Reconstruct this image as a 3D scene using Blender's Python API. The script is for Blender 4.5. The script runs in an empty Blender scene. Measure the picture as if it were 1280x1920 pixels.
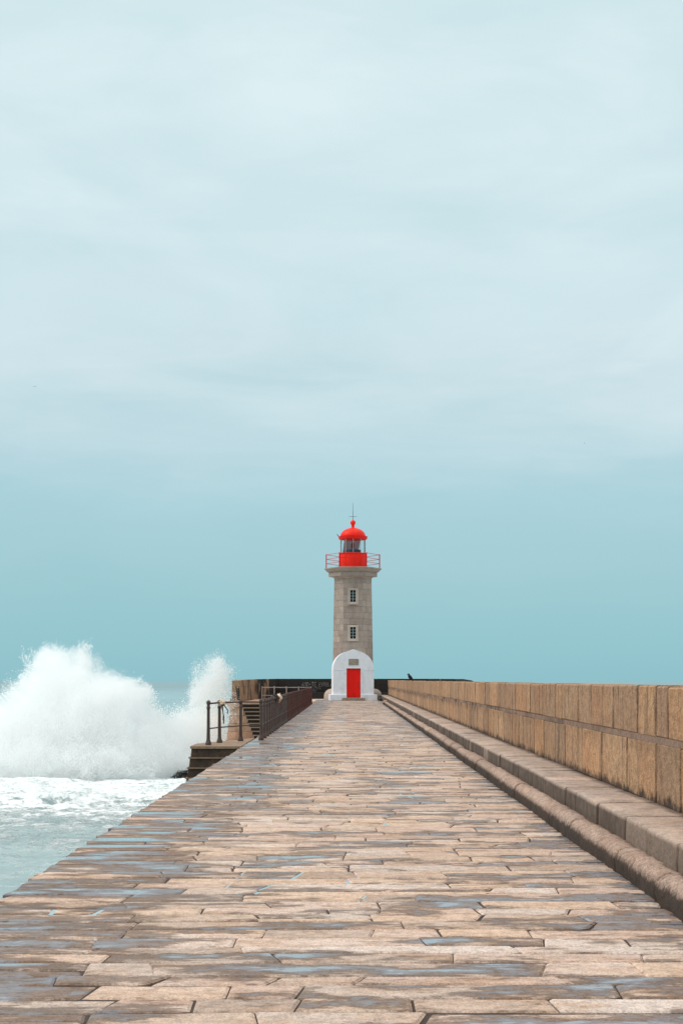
import bpy, bmesh, math, random
import numpy as np
from mathutils import Vector, Matrix, noise as mn

random.seed(7)
rnd = random.Random(11)
sc = bpy.context.scene
COL = sc.collection
PI = math.pi
H = 1.56            # eye height above the pier

# ------------------------------------------------------------------ camera
cam_d = bpy.data.cameras.new("camera")
cam = bpy.data.objects.new("camera", cam_d)
COL.objects.link(cam)
cam.location = (0, 0, H)
cam.rotation_euler = (PI / 2, 0, 0)
cam_d.sensor_fit = 'VERTICAL'
cam_d.sensor_height = 36
cam_d.lens = 50
cam_d.shift_y = 314 / 1920
cam_d.shift_x = -15 / 1920
cam_d.clip_start = 0.1
cam_d.clip_end = 20000
sc.camera = cam

# ------------------------------------------------------------------ render / exposure
sc.view_settings.view_transform = 'Standard'
sc.view_settings.look = 'None'
sc.view_settings.exposure = 0
sc.view_settings.gamma = 1
sc.view_settings.use_curve_mapping = False
sc.render.engine = 'CYCLES'
sc.cycles.volume_bounces = 28
sc.cycles.max_bounces = 30
sc.cycles.diffuse_bounces = 4
sc.cycles.transparent_max_bounces = 12
sc.cycles.volume_step_rate = 1.5


def lin(r, g, b):
    f = lambda c: (c / 255 / 12.92) if c / 255 <= 0.04045 else ((c / 255 + 0.055) / 1.055) ** 2.4
    return (f(r), f(g), f(b), 1)


# ------------------------------------------------------------------ node helpers
class NT:
    def __init__(s, tree):
        s.t = tree; s.n = tree.nodes; s.l = tree.links

    def new(s, typ, props=None, **ins):
        n = s.n.new(typ)
        for k, v in (props or {}).items():
            setattr(n, k, v)
        for k, v in ins.items():
            key = int(k[1:]) if k[0] == 'i' and k[1:].isdigit() else k.replace('_', ' ')
            s.put(n.inputs[key], v)
        return n

    def put(s, sock, v):
        if isinstance(v, bpy.types.NodeSocket):
            s.l.new(v, sock)
        elif isinstance(v, bpy.types.Node):
            s.l.new(v.outputs[0], sock)
        else:
            sock.default_value = v

    def math(s, op, a, b=0.0, c=None, clamp=False):
        n = s.n.new('ShaderNodeMath'); n.operation = op; n.use_clamp = clamp
        s.put(n.inputs[0], a); s.put(n.inputs[1], b)
        if c is not None: s.put(n.inputs[2], c)
        return n.outputs[0]

    def vmath(s, op, a, b=(0, 0, 0)):
        n = s.n.new('ShaderNodeVectorMath'); n.operation = op
        s.put(n.inputs[0], a); s.put(n.inputs[1], b)
        return n.outputs['Value'] if op in ('LENGTH', 'DOT_PRODUCT', 'DISTANCE') else n.outputs[0]

    def ramp(s, fac, stops, interp='LINEAR'):
        n = s.n.new('ShaderNodeValToRGB'); n.color_ramp.interpolation = interp
        e = n.color_ramp.elements
        while len(e) > 1: e.remove(e[0])
        e[0].position = stops[0][0]; e[0].color = stops[0][1]
        for p, c in stops[1:]:
            x = e.new(p); x.color = c
        s.put(n.inputs[0], fac)
        return n.outputs[0]

    def mapr(s, v, a, b, c=0.0, d=1.0, smooth=False):
        n = s.n.new('ShaderNodeMapRange')
        if smooth: n.interpolation_type = 'SMOOTHSTEP'
        s.put(n.inputs[0], v)
        for i, q in enumerate((a, b, c, d)): s.put(n.inputs[i + 1], q)
        return n.outputs[0]

    def mix(s, f, a, b, blend='MIX'):
        n = s.n.new('ShaderNodeMix'); n.data_type = 'RGBA'; n.blend_type = blend
        s.put(n.inputs[0], f); s.put(n.inputs[6], a); s.put(n.inputs[7], b)
        return n.outputs[2]

    def noise(s, vec, scale, detail=4, rough=0.55, dist=0.0):
        n = s.n.new('ShaderNodeTexNoise')
        s.put(n.inputs['Vector'], vec)
        n.inputs['Scale'].default_value = scale; n.inputs['Detail'].default_value = detail
        n.inputs['Roughness'].default_value = rough; n.inputs['Distortion'].default_value = dist
        return n.outputs[0]


def g(v, a=1.0): return (v, v, v, a)

# ------------------------------------------------------------------ world: overcast sky
SUN_EL, SUN_AZ = math.radians(46), math.radians(-99)   # azimuth from +Y towards +X
world = bpy.data.worlds.new("World"); sc.world = world
world.use_nodes = True
w = NT(world.node_tree); w.n.clear()
gen = w.new('ShaderNodeTexCoord').outputs['Generated']
sep = w.new('ShaderNodeSeparateXYZ', None, i0=gen)
z = sep.outputs[2]
sv = w.new('ShaderNodeMapping', None, Vector=gen, Scale=(2.2, 2.2, 8.0), Location=(4.4, 0.3, 2.1)).outputs[0]
n1 = w.noise(sv, 1.15, 5, 0.5, 0.5)
sv2 = w.new('ShaderNodeMapping', None, Vector=gen, Scale=(4, 4, 22), Location=(3.1, 7.7, 1.3)).outputs[0]
n2 = w.noise(sv2, 1.6, 6, 0.58, 0.7)
nn = w.math('MULTIPLY_ADD', w.math('SUBTRACT', n1, 0.5), 0.30, w.math('MULTIPLY', w.math('SUBTRACT', n2, 0.5), 0.13))
amp = w.mapr(z, 0.03, 0.30, 0.05, 0.9)
zz = w.math('MULTIPLY_ADD', nn, amp, z)
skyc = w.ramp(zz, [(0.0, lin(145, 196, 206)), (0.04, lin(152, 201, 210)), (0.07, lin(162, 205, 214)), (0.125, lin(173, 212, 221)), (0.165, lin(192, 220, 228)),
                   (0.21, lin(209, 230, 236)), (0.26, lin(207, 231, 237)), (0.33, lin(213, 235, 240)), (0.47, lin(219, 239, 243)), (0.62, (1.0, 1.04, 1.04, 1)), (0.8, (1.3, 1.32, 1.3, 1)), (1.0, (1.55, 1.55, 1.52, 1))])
sv3 = w.new('ShaderNodeMapping', None, Vector=gen, Scale=(3.2, 3.2, 9.0), Location=(1.7, 2.9, 5.2)).outputs[0]
n3 = w.noise(sv3, 1.7, 6, 0.55, 0.4)
skyc = w.mix(w.math('MULTIPLY', w.mapr(n3, 0.46, 0.68, 0, 0.75), w.mapr(z, 0.08, 0.22, 0, 1)), skyc, w.mix(1.0, skyc, (1.13, 1.08, 1.065, 1), 'MULTIPLY'))
skyc = w.mix(w.math('MULTIPLY', w.mapr(n3, 0.48, 0.30, 0, 0.7), w.mapr(z, 0.08, 0.22, 0, 1)), skyc, w.mix(1.0, skyc, (0.90, 0.95, 0.96, 1), 'MULTIPLY'))
sky = w.new('ShaderNodeTexSky', {'sky_type': 'NISHITA', 'sun_disc': False, 'sun_elevation': SUN_EL, 'sun_rotation': SUN_AZ})
bg1 = w.new('ShaderNodeBackground', None, Color=sky.outputs[0], Strength=0.08)
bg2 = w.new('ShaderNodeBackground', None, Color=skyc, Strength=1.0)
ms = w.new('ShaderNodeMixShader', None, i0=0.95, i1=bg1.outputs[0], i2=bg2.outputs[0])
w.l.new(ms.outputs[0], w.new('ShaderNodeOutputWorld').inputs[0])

sd = bpy.data.lights.new("sun", 'SUN'); sun = bpy.data.objects.new("sun", sd); COL.objects.link(sun)
sd.energy = 1.5; sd.angle = math.radians(25); sd.color = (1, 0.93, 0.85)
dirv = Vector((math.sin(SUN_AZ) * math.cos(SUN_EL), math.cos(SUN_AZ) * math.cos(SUN_EL), math.sin(SUN_EL)))
sun.rotation_euler = (-dirv).to_track_quat('-Z', 'Y').to_euler()
sun.location = dirv * 50

# ------------------------------------------------------------------ materials
MAT = {}


def mat(name):
    m = bpy.data.materials.new(name); m.use_nodes = True
    t = NT(m.node_tree); t.n.clear()
    out = t.new('ShaderNodeOutputMaterial'); b = t.new('ShaderNodeBsdfPrincipled')
    t.l.new(b.outputs[0], out.inputs[0]); MAT[name] = m
    return t, b, out


def pos(t): return t.new('ShaderNodeNewGeometry').outputs['Position']


def island(t):
    """one random number per separate stone, whether it is an object or an island of a joined mesh"""
    a = t.new('ShaderNodeObjectInfo').outputs['Random']; b = t.new('ShaderNodeNewGeometry').outputs['Random Per Island']
    return t.math('FRACT', t.math('MULTIPLY_ADD', a, 7.31, b))


def bump(t, b, h, dist=0.01, strength=1.0, normal=None):
    n = t.new('ShaderNodeBump', None, Height=h, Distance=dist, Strength=strength)
    if normal is not None: t.put(n.inputs['Normal'], normal)
    t.l.new(n.outputs[0], b.inputs['Normal']); return n.outputs[0]


def stone(name, c1, c2, c3, scale=1.0, rough=0.85, bd=0.01, stain=None, stain_c=None, var=0.25, speck=0.35, uniq=0.35, seam=0.0):
    """granite: broad tone, grain, dark specks; stain(t, p) gives the mask of a darker growth"""
    t, b, out = mat(name)
    p = pos(t); r = island(t)
    off = t.vmath('ADD', p, t.new('ShaderNodeCombineXYZ', None, i0=t.math('MULTIPLY', r, 37.0), i1=t.math('MULTIPLY', r, 11.0), i2=0.0).outputs[0])
    a = t.noise(off, 1.6 * scale, 5, 0.6)
    f = t.noise(off, 16 * scale, 5, 0.7)
    sp = t.noise(p, 90 * scale, 2, 0.6)
    c = t.mix(t.mapr(a, 0.35, 0.65), c1, c2)
    c = t.mix(t.mapr(r, 0.0, 1.0, 0.0, uniq), c, c3)
    c = t.mix(1.0, c, t.ramp(f, [(0.38, g(1 - var)), (0.60, g(1))]), 'MULTIPLY')
    c = t.mix(1.0, c, t.ramp(sp, [(0.38, g(1 - speck)), (0.52, g(1))]), 'MULTIPLY')
    c = t.mix(1.0, c, t.ramp(t.math('FRACT', t.math('MULTIPLY', r, 5.7)), [(0, g(0.78)), (1, g(1))]), 'MULTIPLY')
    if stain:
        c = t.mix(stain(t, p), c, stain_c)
    if seam:   # grime that has settled along the block's own end joints
        gy_ = zs(t, t.new('ShaderNodeTexCoord').outputs['Generated'])[1]
        d_ = t.math('MINIMUM', gy_, t.math('SUBTRACT', 1.0, gy_))
        d_ = t.math('ADD', d_, t.math('MULTIPLY', t.math('SUBTRACT', t.noise(p, 5.0, 5, 0.7), 0.5), 0.07))
        c = t.mix(t.math('MULTIPLY', t.mapr(d_, 0.010, 0.034, seam, 0.0, True), t.mapr(t.noise(p, 1.7, 4, 0.7), 0.38, 0.58, 0.25, 1.0)), c, lin(66, 52, 44))
    t.put(b.inputs['Base Color'], c)
    b.inputs['Roughness'].default_value = rough
    b.inputs['Specular IOR Level'].default_value = 0.3
    h = t.math('ADD', t.math('MULTIPLY', f, 1.0), t.math('MULTIPLY', sp, 0.3))
    bump(t, b, h, bd)
    return t, b


def zs(t, p): return t.new('ShaderNodeSeparateXYZ', None, i0=p).outputs


def stain_wall(t, p):
    s = zs(t, p)
    n = t.noise(t.new('ShaderNodeMapping', None, Vector=p, Scale=(1, 1, 0.6)).outputs[0], 3.0, 8, 0.75)
    foot = t.mapr(t.math('ADD', s[2], t.math('MULTIPLY', t.math('SUBTRACT', t.math('MULTIPLY_ADD', t.noise(p, 14, 5, 0.7), 0.5, n), 0.75), -0.42)), 0.40, 0.50, 1, 0, True)       # moss climbing from the ledge
    far = t.mapr(s[1], 24, 44, 0.0, 1.0)
    band = t.math('MULTIPLY', t.mapr(t.math('ABSOLUTE', t.math('SUBTRACT', s[2], 0.93)), 0.0, 0.16, 1, 0), t.mapr(n, 0.42, 0.6))
    band = t.math('MULTIPLY', band, t.math('MULTIPLY_ADD', far, 0.75, 0.4))
    drip = t.noise(t.new('ShaderNodeMapping', None, Vector=p, Scale=(1, 1.0, 0.12)).outputs[0], 5.5, 5, 0.65)
    drip = t.mapr(drip, 0.53, 0.67, 0, 0.55)
    return t.math('MAXIMUM', t.math('MAXIMUM', t.math('MULTIPLY', foot, 0.92), band), drip)


stone('wall_granite', lin(210, 156, 114), lin(220, 178, 138), lin(170, 140, 116), 0.6, 0.9, 0.03, stain_wall, lin(64, 48, 40), var=0.32, speck=0.32, uniq=0.7, seam=0.75)
stone('wall_mortar', lin(190, 158, 136), lin(166, 138, 120), lin(160, 134, 118), 1.0, 0.95, 0.02,
      lambda t, p: t.math('MULTIPLY', t.mapr(t.noise(p, 1.6, 7, 0.75), 0.47, 0.60, 0.1, 0.9), t.mapr(zs(t, p)[1], 14, 30, 0.35, 1.0)), lin(60, 46, 40))


def stain_bench(t, p):
    s = zs(t, p); n = t.noise(p, 5.0, 6, 0.7)
    face = t.mapr(s[0], 2.372, 2.385, 1, 0)                                                        # algae on the kerb-side face
    low = t.mapr(s[2], 0.34, 0.385, 1, 0)
    fa = t.math('MULTIPLY', t.math('MULTIPLY', face, low), t.math('MULTIPLY', t.mapr(n, 0.3, 0.6, 0.8, 1.0), t.mapr(island(t), 0.0, 0.15, 0.6, 1.0)))
    back = t.math('MULTIPLY', t.mapr(t.math('ADD', s[0], t.math('MULTIPLY', n, 0.22)), 2.90, 2.98, 0, 1), 0.75)
    spot = t.math('MULTIPLY', t.mapr(t.noise(p, 2.3, 6, 0.7), 0.50, 0.64), 0.45)
    return t.math('MAXIMUM', t.math('MAXIMUM', fa, back), spot)


stone('bench_granite', lin(228, 202, 184), lin(214, 184, 164), lin(196, 176, 164), 1.0, 0.8, 0.015, stain_bench, lin(84, 70, 60), var=0.28, uniq=0.7, seam=0.65)


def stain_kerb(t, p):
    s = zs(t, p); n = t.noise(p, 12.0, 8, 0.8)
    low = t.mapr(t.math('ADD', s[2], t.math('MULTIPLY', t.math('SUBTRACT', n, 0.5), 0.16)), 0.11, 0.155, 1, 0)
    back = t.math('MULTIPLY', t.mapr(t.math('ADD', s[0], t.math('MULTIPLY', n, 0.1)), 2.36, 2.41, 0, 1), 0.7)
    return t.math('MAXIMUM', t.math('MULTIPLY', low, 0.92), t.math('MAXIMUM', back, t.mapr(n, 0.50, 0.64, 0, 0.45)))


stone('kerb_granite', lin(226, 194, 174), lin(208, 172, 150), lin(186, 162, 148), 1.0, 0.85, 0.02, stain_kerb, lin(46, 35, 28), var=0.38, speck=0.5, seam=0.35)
stone('tower_granite', lin(192, 175, 163), lin(172, 154, 143), lin(198, 180, 166), 0.8, 0.9, 0.010,
      lambda t, p: t.mapr(t.noise(t.new('ShaderNodeMapping', None, Vector=p, Scale=(1, 1, 0.4)).outputs[0], 1.7, 6, 0.65), 0.54, 0.74, 0, 0.6), lin(120, 100, 90), var=0.22)
stone('trim_granite', lin(222, 204, 190), lin(208, 188, 174), lin(190, 170, 155), 1.0, 0.85, 0.006, var=0.15)
stone('mortar', lin(186, 163, 148), lin(172, 148, 135), lin(164, 142, 130), 1.0, 0.95, 0.01)


def stain_head(t, p):
    n = t.noise(t.new('ShaderNodeMapping', None, Vector=p, Scale=(1, 1, 0.3)).outputs[0], 1.3, 6, 0.65)
    return t.mapr(n, 0.56, 0.70, 0, 0.6)


stone('head_granite', lin(250, 208, 178), lin(238, 192, 160), lin(226, 188, 162), 0.9, 0.9, 0.015, stain_head, lin(118, 92, 74), var=0.3)


def stain_dark(t, p):
    s = zs(t, p)
    n = t.noise(t.new('ShaderNodeMapping', None, Vector=p, Scale=(1, 1, 0.25)).outputs[0], 1.1, 5, 0.6)
    clean = t.mapr(s[0], -8.3, -5.6, 0.34, 0.0)         # bare stone still shows at the seaward end
    return t.mapr(t.math('SUBTRACT', n, clean), 0.24, 0.34, 0, 0.97, True)


stone('blackened_granite', lin(190, 156, 124), lin(168, 134, 104), lin(150, 122, 98), 0.9, 0.9, 0.02, stain_dark, lin(36, 38, 40), var=0.3)
stone('wet_granite', lin(98, 74, 56), lin(70, 53, 42), lin(120, 92, 68), 1.0, 0.55, 0.02,
      lambda t, p: t.mapr(t.noise(p, 3.0, 6, 0.7), 0.45, 0.62, 0, 0.8), lin(40, 33, 28), var=0.3)
stone('corbel_granite', lin(250, 214, 188), lin(236, 196, 168), lin(240, 200, 175), 1.0, 0.85, 0.008, var=0.2)
stone('blackened_step', lin(44, 40, 38), lin(34, 34, 34), lin(54, 46, 40), 1.0, 0.8, 0.02)
stone('ledge_granite', lin(176, 146, 120), lin(150, 122, 100), lin(140, 116, 98), 1.0, 0.7, 0.012, var=0.25)
stone('sea_rock', lin(60, 58, 54), lin(42, 42, 40), lin(70, 66, 60), 1.0, 0.4, 0.05, var=0.4)

# paving: granite slabs, dry, damp, wet or under a film of water
t, b, out = mat('paving_granite')
p = pos(t); r = island(t); s3 = zs(t, p)
r2 = t.math('FRACT', t.math('MULTIPLY', r, 13.3))
off = t.vmath('ADD', p, t.new('ShaderNodeCombineXYZ', None, i0=t.math('MULTIPLY', r, 41.0), i1=t.math('MULTIPLY', r, 17.0), i2=0.0).outputs[0])
st = t.new('ShaderNodeMapping', None, Vector=off, Scale=(1, 2.2, 1)).outputs[0]
a = t.noise(st, 1.6, 6, 0.65); f = t.noise(off, 13, 6, 0.75); gr = t.noise(p, 75, 3, 0.7)
c = t.ramp(r, [(0.0, lin(236, 212, 196)), (0.25, lin(216, 188, 172)), (0.5, lin(232, 202, 178)), (0.7, lin(204, 180, 164)), (0.85, lin(234, 216, 204)), (1.0, lin(190, 166, 150))])
c = t.mix(t.mapr(a, 0.46, 0.66, 0, 0.6), c, lin(196, 154, 120))
zone = t.noise(t.new('ShaderNodeMapping', None, Vector=p, Scale=(0.8, 1.9, 1), Location=(2.2, 9.1, 0)).outputs[0], 1.3, 7, 0.68)
left = t.mapr(t.math('ADD', s3[0], t.math('MULTIPLY', t.math('SUBTRACT', zone, 0.5), 1.2)), -1.55, -0.95, 1, 0, True)
rightz = t.mapr(t.math('ADD', s3[0], t.math('MULTIPLY', t.math('SUBTRACT', zone, 0.5), 0.9)), 1.9, 2.15, 0, 1, True)
d = t.math('ADD', zone, t.math('MULTIPLY', t.math('SUBTRACT', r2, 0.5), 0.13))
d = t.math('ADD', d, t.math('MULTIPLY', left, 0.105))
d = t.math('ADD', d, t.math('MULTIPLY', rightz, 0.07))
d = t.math('ADD', d, t.math('MULTIPLY', t.math('SUBTRACT', f, 0.5), 0.16))
d = t.math('ADD', d, t.mapr(s3[1], 18, 80, 0.0, 0.04))
damp = t.mapr(d, 0.49, 0.56, 0, 1, True)
wet = t.mapr(t.math('SUBTRACT', d, t.math('MULTIPLY', left, 0.035)), 0.560, 0.63, 0, 1, True)
pool = t.mapr(t.math('SUBTRACT', t.math('SUBTRACT', d, t.math('MULTIPLY', left, 0.045)), t.math('MULTIPLY', t.math('SUBTRACT', f, 0.5), 0.14)), 0.640, 0.655, 0, 1, True)
c = t.mix(1.0, c, t.ramp(f, [(0.36, g(0.62)), (0.58, g(1))]), 'MULTIPLY')
c = t.mix(1.0, c, t.ramp(gr, [(0.38, g(0.66)), (0.54, g(1))]), 'MULTIPLY')
dampc = t.mix(1.0, c, t.mix(a, (0.27, 0.23, 0.20, 1), (0.44, 0.385, 0.34, 1)), 'MULTIPLY')
c = t.mix(t.math('MULTIPLY', damp, 0.95), c, dampc)
c = t.mix(t.math('MULTIPLY', wet, 0.6), c, lin(118, 122, 134))  # blue-grey sky sheen of the wet film, put into the stone colour
t.put(b.inputs['Base Color'], c)
b.inputs['Coat IOR'].default_value = 1.33; b.inputs['Coat Roughness'].default_value = 0.03; t.put(b.inputs['Coat Weight'], pool)
t.put(b.inputs['Roughness'], t.mix(pool, t.mix(wet, t.mix(damp, g(0.78), g(0.55)), t.mix(t.mapr(f, 0.35, 0.6), g(0.32), g(0.48))), g(0.08)))
t.put(b.inputs['Specular IOR Level'], t.math('ADD', t.math('MULTIPLY_ADD', wet, 0.5, 0.25), t.math('MULTIPLY', pool, 0.25)))
h = t.math('ADD', t.math('MULTIPLY', f, 1.0), t.math('MULTIPLY', gr, 0.35))
h = t.math('MULTIPLY', h, t.mapr(wet, 0, 1, 1.0, 0.2))
bump(t, b, t.math('ADD', h, t.math('MULTIPLY', a, 1.0)), 0.009)

stone('joint_fill', lin(116, 98, 88), lin(80, 66, 58), lin(90, 76, 68), 2.0, 0.8, 0.02, var=0.4)

# puddle water: clear, reflecting by Fresnel
m = bpy.data.materials.new('puddle_water'); m.use_nodes = True; MAT['puddle_water'] = m
t = NT(m.node_tree); t.n.clear()
out = t.new('ShaderNodeOutputMaterial')
fr = t.new('ShaderNodeFresnel', None, IOR=1.33)
bmp = t.new('ShaderNodeBump', None, Height=t.noise(pos(t), 9, 2, 0.5), Distance=0.002, Strength=0.4)
t.l.new(bmp.outputs[0], fr.inputs['Normal'])
tr = t.new('ShaderNodeBsdfTransparent', None, Color=(0.72, 0.75, 0.76, 1))
gl = t.new('ShaderNodeBsdfGlossy', None, Color=g(0.95), Roughness=0.04); t.l.new(bmp.outputs[0], gl.inputs['Normal'])
mx = t.new('ShaderNodeMixShader', None, i0=fr.outputs[0], i1=tr.outputs[0], i2=gl.outputs[0]); t.l.new(mx.outputs[0], out.inputs[0])

# glass
m = bpy.data.materials.new('window_glass'); m.use_nodes = True; MAT['lantern_glass'] = m
t = NT(m.node_tree); t.n.clear(); out = t.new('ShaderNodeOutputMaterial')
mx = t.new('ShaderNodeMixShader', None, i0=t.new('ShaderNodeFresnel', None, IOR=1.12).outputs[0],
           i1=t.new('ShaderNodeBsdfTransparent', None, Color=(0.93, 0.95, 0.95, 1)).outputs[0],
           i2=t.new('ShaderNodeBsdfGlossy', None, Color=g(0.9), Roughness=0.02).outputs[0]); t.l.new(mx.outputs[0], out.inputs[0])


def paint(name, c, rough=0.4, var=0.12, bd=0.003, wear=None, wear_c=None, scale=3.0, metal=0.0):
    t, b, out = mat(name); p = pos(t)
    n = t.noise(t.new('ShaderNodeMapping', None, Vector=p, Scale=(1, 1, 0.5)).outputs[0], scale, 6, 0.65)
    cc = t.mix(1.0, c, t.ramp(n, [(0.3, g(1 - var)), (0.6, g(1))]), 'MULTIPLY')
    if wear: cc = t.mix(t.mapr(t.noise(p, wear[0], 6, 0.7), wear[1], wear[2], 0, wear[3]), cc, wear_c)
    t.put(b.inputs['Base Color'], cc); b.inputs['Specular IOR Level'].default_value = 0.25; b.inputs['Roughness'].default_value = rough; b.inputs['Metallic'].default_value = metal
    bump(t, b, t.noise(p, 25, 4, 0.6), bd)
    return t, b


paint('red_paint', (0.90, 0.020, 0.004, 1), 0.45, 0.12)
paint('red_door_paint', (0.86, 0.008, 0.002, 1), 0.6, 0.15)
paint('crimson_rail_paint', lin(214, 34, 48), 0.4, 0.2, 0.002, (9, 0.6, 0.7, 0.5), lin(120, 40, 40))
paint('white_render', lin(232, 234, 240), 0.8, 0.10, 0.006, (1.6, 0.52, 0.75, 0.45), lin(176, 174, 172))
paint('window_white', lin(196, 206, 206), 0.5, 0.1)
t_, b_ = paint('dark_glass', lin(34, 46, 50), 0.15, 0.3, 0.0); b_.inputs['Specular IOR Level'].default_value = 0.1
paint('iron', lin(88, 76, 72), 0.55, 0.35, 0.004, (7, 0.5, 0.62, 0.85), lin(88, 56, 46), 6)
paint('rusty_iron', lin(84, 60, 54), 0.65, 0.35, 0.004, (5, 0.5, 0.62, 0.8), lin(104, 56, 46), 6)
paint('maroon_iron', lin(90, 54, 50), 0.65, 0.3, 0.004, (5, 0.5, 0.62, 0.7), lin(74, 44, 42), 6)
paint('pale_iron', lin(150, 140, 136), 0.6, 0.3, 0.004, (5, 0.5, 0.62, 0.6), lin(110, 80, 70), 6)
paint('rod_metal', lin(90, 88, 94), 0.5, 0.2)
paint('teal_metal', lin(48, 82, 88), 0.5, 0.2)
paint('grey_blind', lin(205, 212, 214), 0.8, 0.15)
paint('lamp_red', lin(130, 24, 40), 0.3, 0.2)
paint('chalk', lin(150, 156, 156), 0.95, 0.3, 0.0, (30, 0.5, 0.65, 0.4), lin(70, 72, 72), 12)
paint('rope_cloth', lin(236, 206, 178), 0.95, 0.3, 0.01, None, None, 20)
paint('dark_strap', lin(52, 44, 44), 0.9, 0.2)
paint('feather_black', lin(34, 36, 44), 0.55, 0.3, 0.004, None, None, 20)
paint('feather_grey', lin(110, 112, 118), 0.7, 0.3)
paint('beak', lin(60, 56, 54), 0.5, 0.2)
paint('plaque_stone', lin(158, 146, 132), 0.85, 0.3, 0.006, (8, 0.5, 0.6, 0.5), lin(110, 100, 90), 8)


# ------------------------------------------------------------------ mesh helpers
class MB:
    def __init__(s): s.v = []; s.f = []

    def add(s, vs, fs):
        o = len(s.v); s.v += [tuple(q) for q in vs]; s.f += [tuple(i + o for i in q) for q in fs]; return s

    def box(s, x0, x1, y0, y1, z0, z1, ch=0.0, jit=0.0, R=rnd):
        """box, its edges cut by ch, its corners moved by up to jit"""
        if ch <= 0:
            vs = [(x, y, z_) for z_ in (z0, z1) for x, y in ((x0, y0), (x1, y0), (x1, y1), (x0, y1))]
            return s.add(vs, [(0, 3, 2, 1), (4, 5, 6, 7), (0, 1, 5, 4), (1, 2, 6, 5), (2, 3, 7, 6), (3, 0, 4, 7)])
        vs = []; idx = {}
        X, Y, Z = (x0, x1), (y0, y1), (z0, z1)
        for i in (0, 1):
            for j in (0, 1):
                for k in (0, 1):
                    dx, dy, dz = (R.uniform(-jit, jit) for _ in range(3))
                    sx, sy, sz = (1 - 2 * i), (1 - 2 * j), (1 - 2 * k)
                    for ax in range(3):
                        q = [X[i] + dx, Y[j] + dy, Z[k] + dz]
                        for o, sg in ((0, sx), (1, sy), (2, sz)):
                            if o != ax: q[o] += sg * ch
                        idx[(i, j, k, ax)] = len(vs); vs.append(q)
        fs = []
        I = lambda i, j, k, a: idx[(i, j, k, a)]
        for a in range(3):
            o1, o2 = (a + 1) % 3, (a + 2) % 3
            for sd_ in (0, 1):
                loop = []
                for u, v in ((0, 0), (1, 0), (1, 1), (0, 1)):
                    c_ = [0, 0, 0]; c_[a] = sd_; c_[o1] = u; c_[o2] = v
                    loop.append(I(*c_, a))
                fs.append(tuple(loop if sd_ else loop[::-1]))
            for u in (0, 1):
                for v in (0, 1):
                    c0 = [0, 0, 0]; c0[o1] = u; c0[o2] = v; c1 = list(c0); c1[a] = 1
                    q = (I(*c0, o1), I(*c1, o1), I(*c1, o2), I(*c0, o2))
                    fs.append(q if (u ^ v) else q[::-1])
        for i in (0, 1):
            for j in (0, 1):
                for k in (0, 1):
                    q = (I(i, j, k, 0), I(i, j, k, 1), I(i, j, k, 2))
                    fs.append(q if (i + j + k) % 2 == 1 else q[::-1])
        return s.add(vs, fs)

    def lathe(s, prof, seg=16, c=(0, 0), rot=0.0, cap=True):
        vs = []; fs = []
        for r_, z_ in prof:
            for k in range(seg):
                a_ = rot + 2 * PI * k / seg
                vs.append((c[0] + r_ * math.cos(a_), c[1] + r_ * math.sin(a_), z_))
        for i in range(len(prof) - 1):
            for k in range(seg):
                k2 = (k + 1) % seg
                fs.append((i * seg + k, i * seg + k2, (i + 1) * seg + k2, (i + 1) * seg + k))
        if cap:
            fs.append(tuple(range(seg))[::-1]); n = (len(prof) - 1) * seg; fs.append(tuple(range(n, n + seg)))
        return s.add(vs, fs)

    def tube(s, pts, r_, seg=8):
        pts = [Vector(q) for q in pts]; rings = []
        rr = r_ if isinstance(r_, (list, tuple)) else [r_] * len(pts)
        up0 = Vector((0, 0, 1))
        vs = []; fs = []
        for i, q in enumerate(pts):
            d = (pts[min(i + 1, len(pts) - 1)] - pts[max(i - 1, 0)]).normalized()
            u = d.cross(up0 if abs(d.z) < 0.95 else Vector((1, 0, 0))).normalized(); v = d.cross(u)
            for k in range(seg):
                a_ = 2 * PI * k / seg
                vs.append(q + (u * math.cos(a_) + v * math.sin(a_)) * rr[i])
        for i in range(len(pts) - 1):
            for k in range(seg):
                k2 = (k + 1) % seg
                fs.append((i * seg + k, (i + 1) * seg + k, (i + 1) * seg + k2, i * seg + k2))
        fs.append(tuple(range(seg))); n = (len(pts) - 1) * seg; fs.append(tuple(range(n, n + seg))[::-1])
        return s.add(vs, fs)

    def prism(s, poly, z0, z1, top=None):
        """poly counter-clockwise; top: another outline for the upper ring"""
        n = len(poly); tp = top or poly
        vs = [(x, y, z0) for x, y in poly] + [(x, y, z1) for x, y in tp]
        return s.add(vs, [tuple(range(n))[::-1], tuple(range(n, 2 * n))] + [(i, (i + 1) % n, n + (i + 1) % n, n + i) for i in range(n)])

    def xf(s, fn): s.v = [tuple(fn(Vector(q))) for q in s.v]; return s

    def build(s, name, m, parent=None, smooth=False):
        me = bpy.data.meshes.new(name); me.from_pydata(s.v, [], s.f); me.update()
        bm = bmesh.new(); bm.from_mesh(me); bmesh.ops.recalc_face_normals(bm, faces=bm.faces); bm.to_mesh(me); bm.free()
        me.materials.append(MAT[m])
        if smooth: me.shade_smooth()
        o = bpy.data.objects.new(name, me); COL.objects.link(o)
        if parent: o.parent = parent
        return o


def empty(name, loc=(0, 0, 0), label=None, cat=None, group=None, kind=None):
    o = bpy.data.objects.new(name, None); COL.objects.link(o); o.location = loc; o.empty_display_size = 0.3
    return tag(o, label, cat, group, kind)


def tag(o, label=None, cat=None, group=None, kind=None):
    for k, v in (('label', label), ('category', cat), ('group', group), ('kind', kind)):
        if v: o[k] = v
    return o


def sm30(o, ang=35):
    o.data.shade_auto_smooth(angle=math.radians(ang)) if hasattr(o.data, 'shade_auto_smooth') else None
    return o


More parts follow.
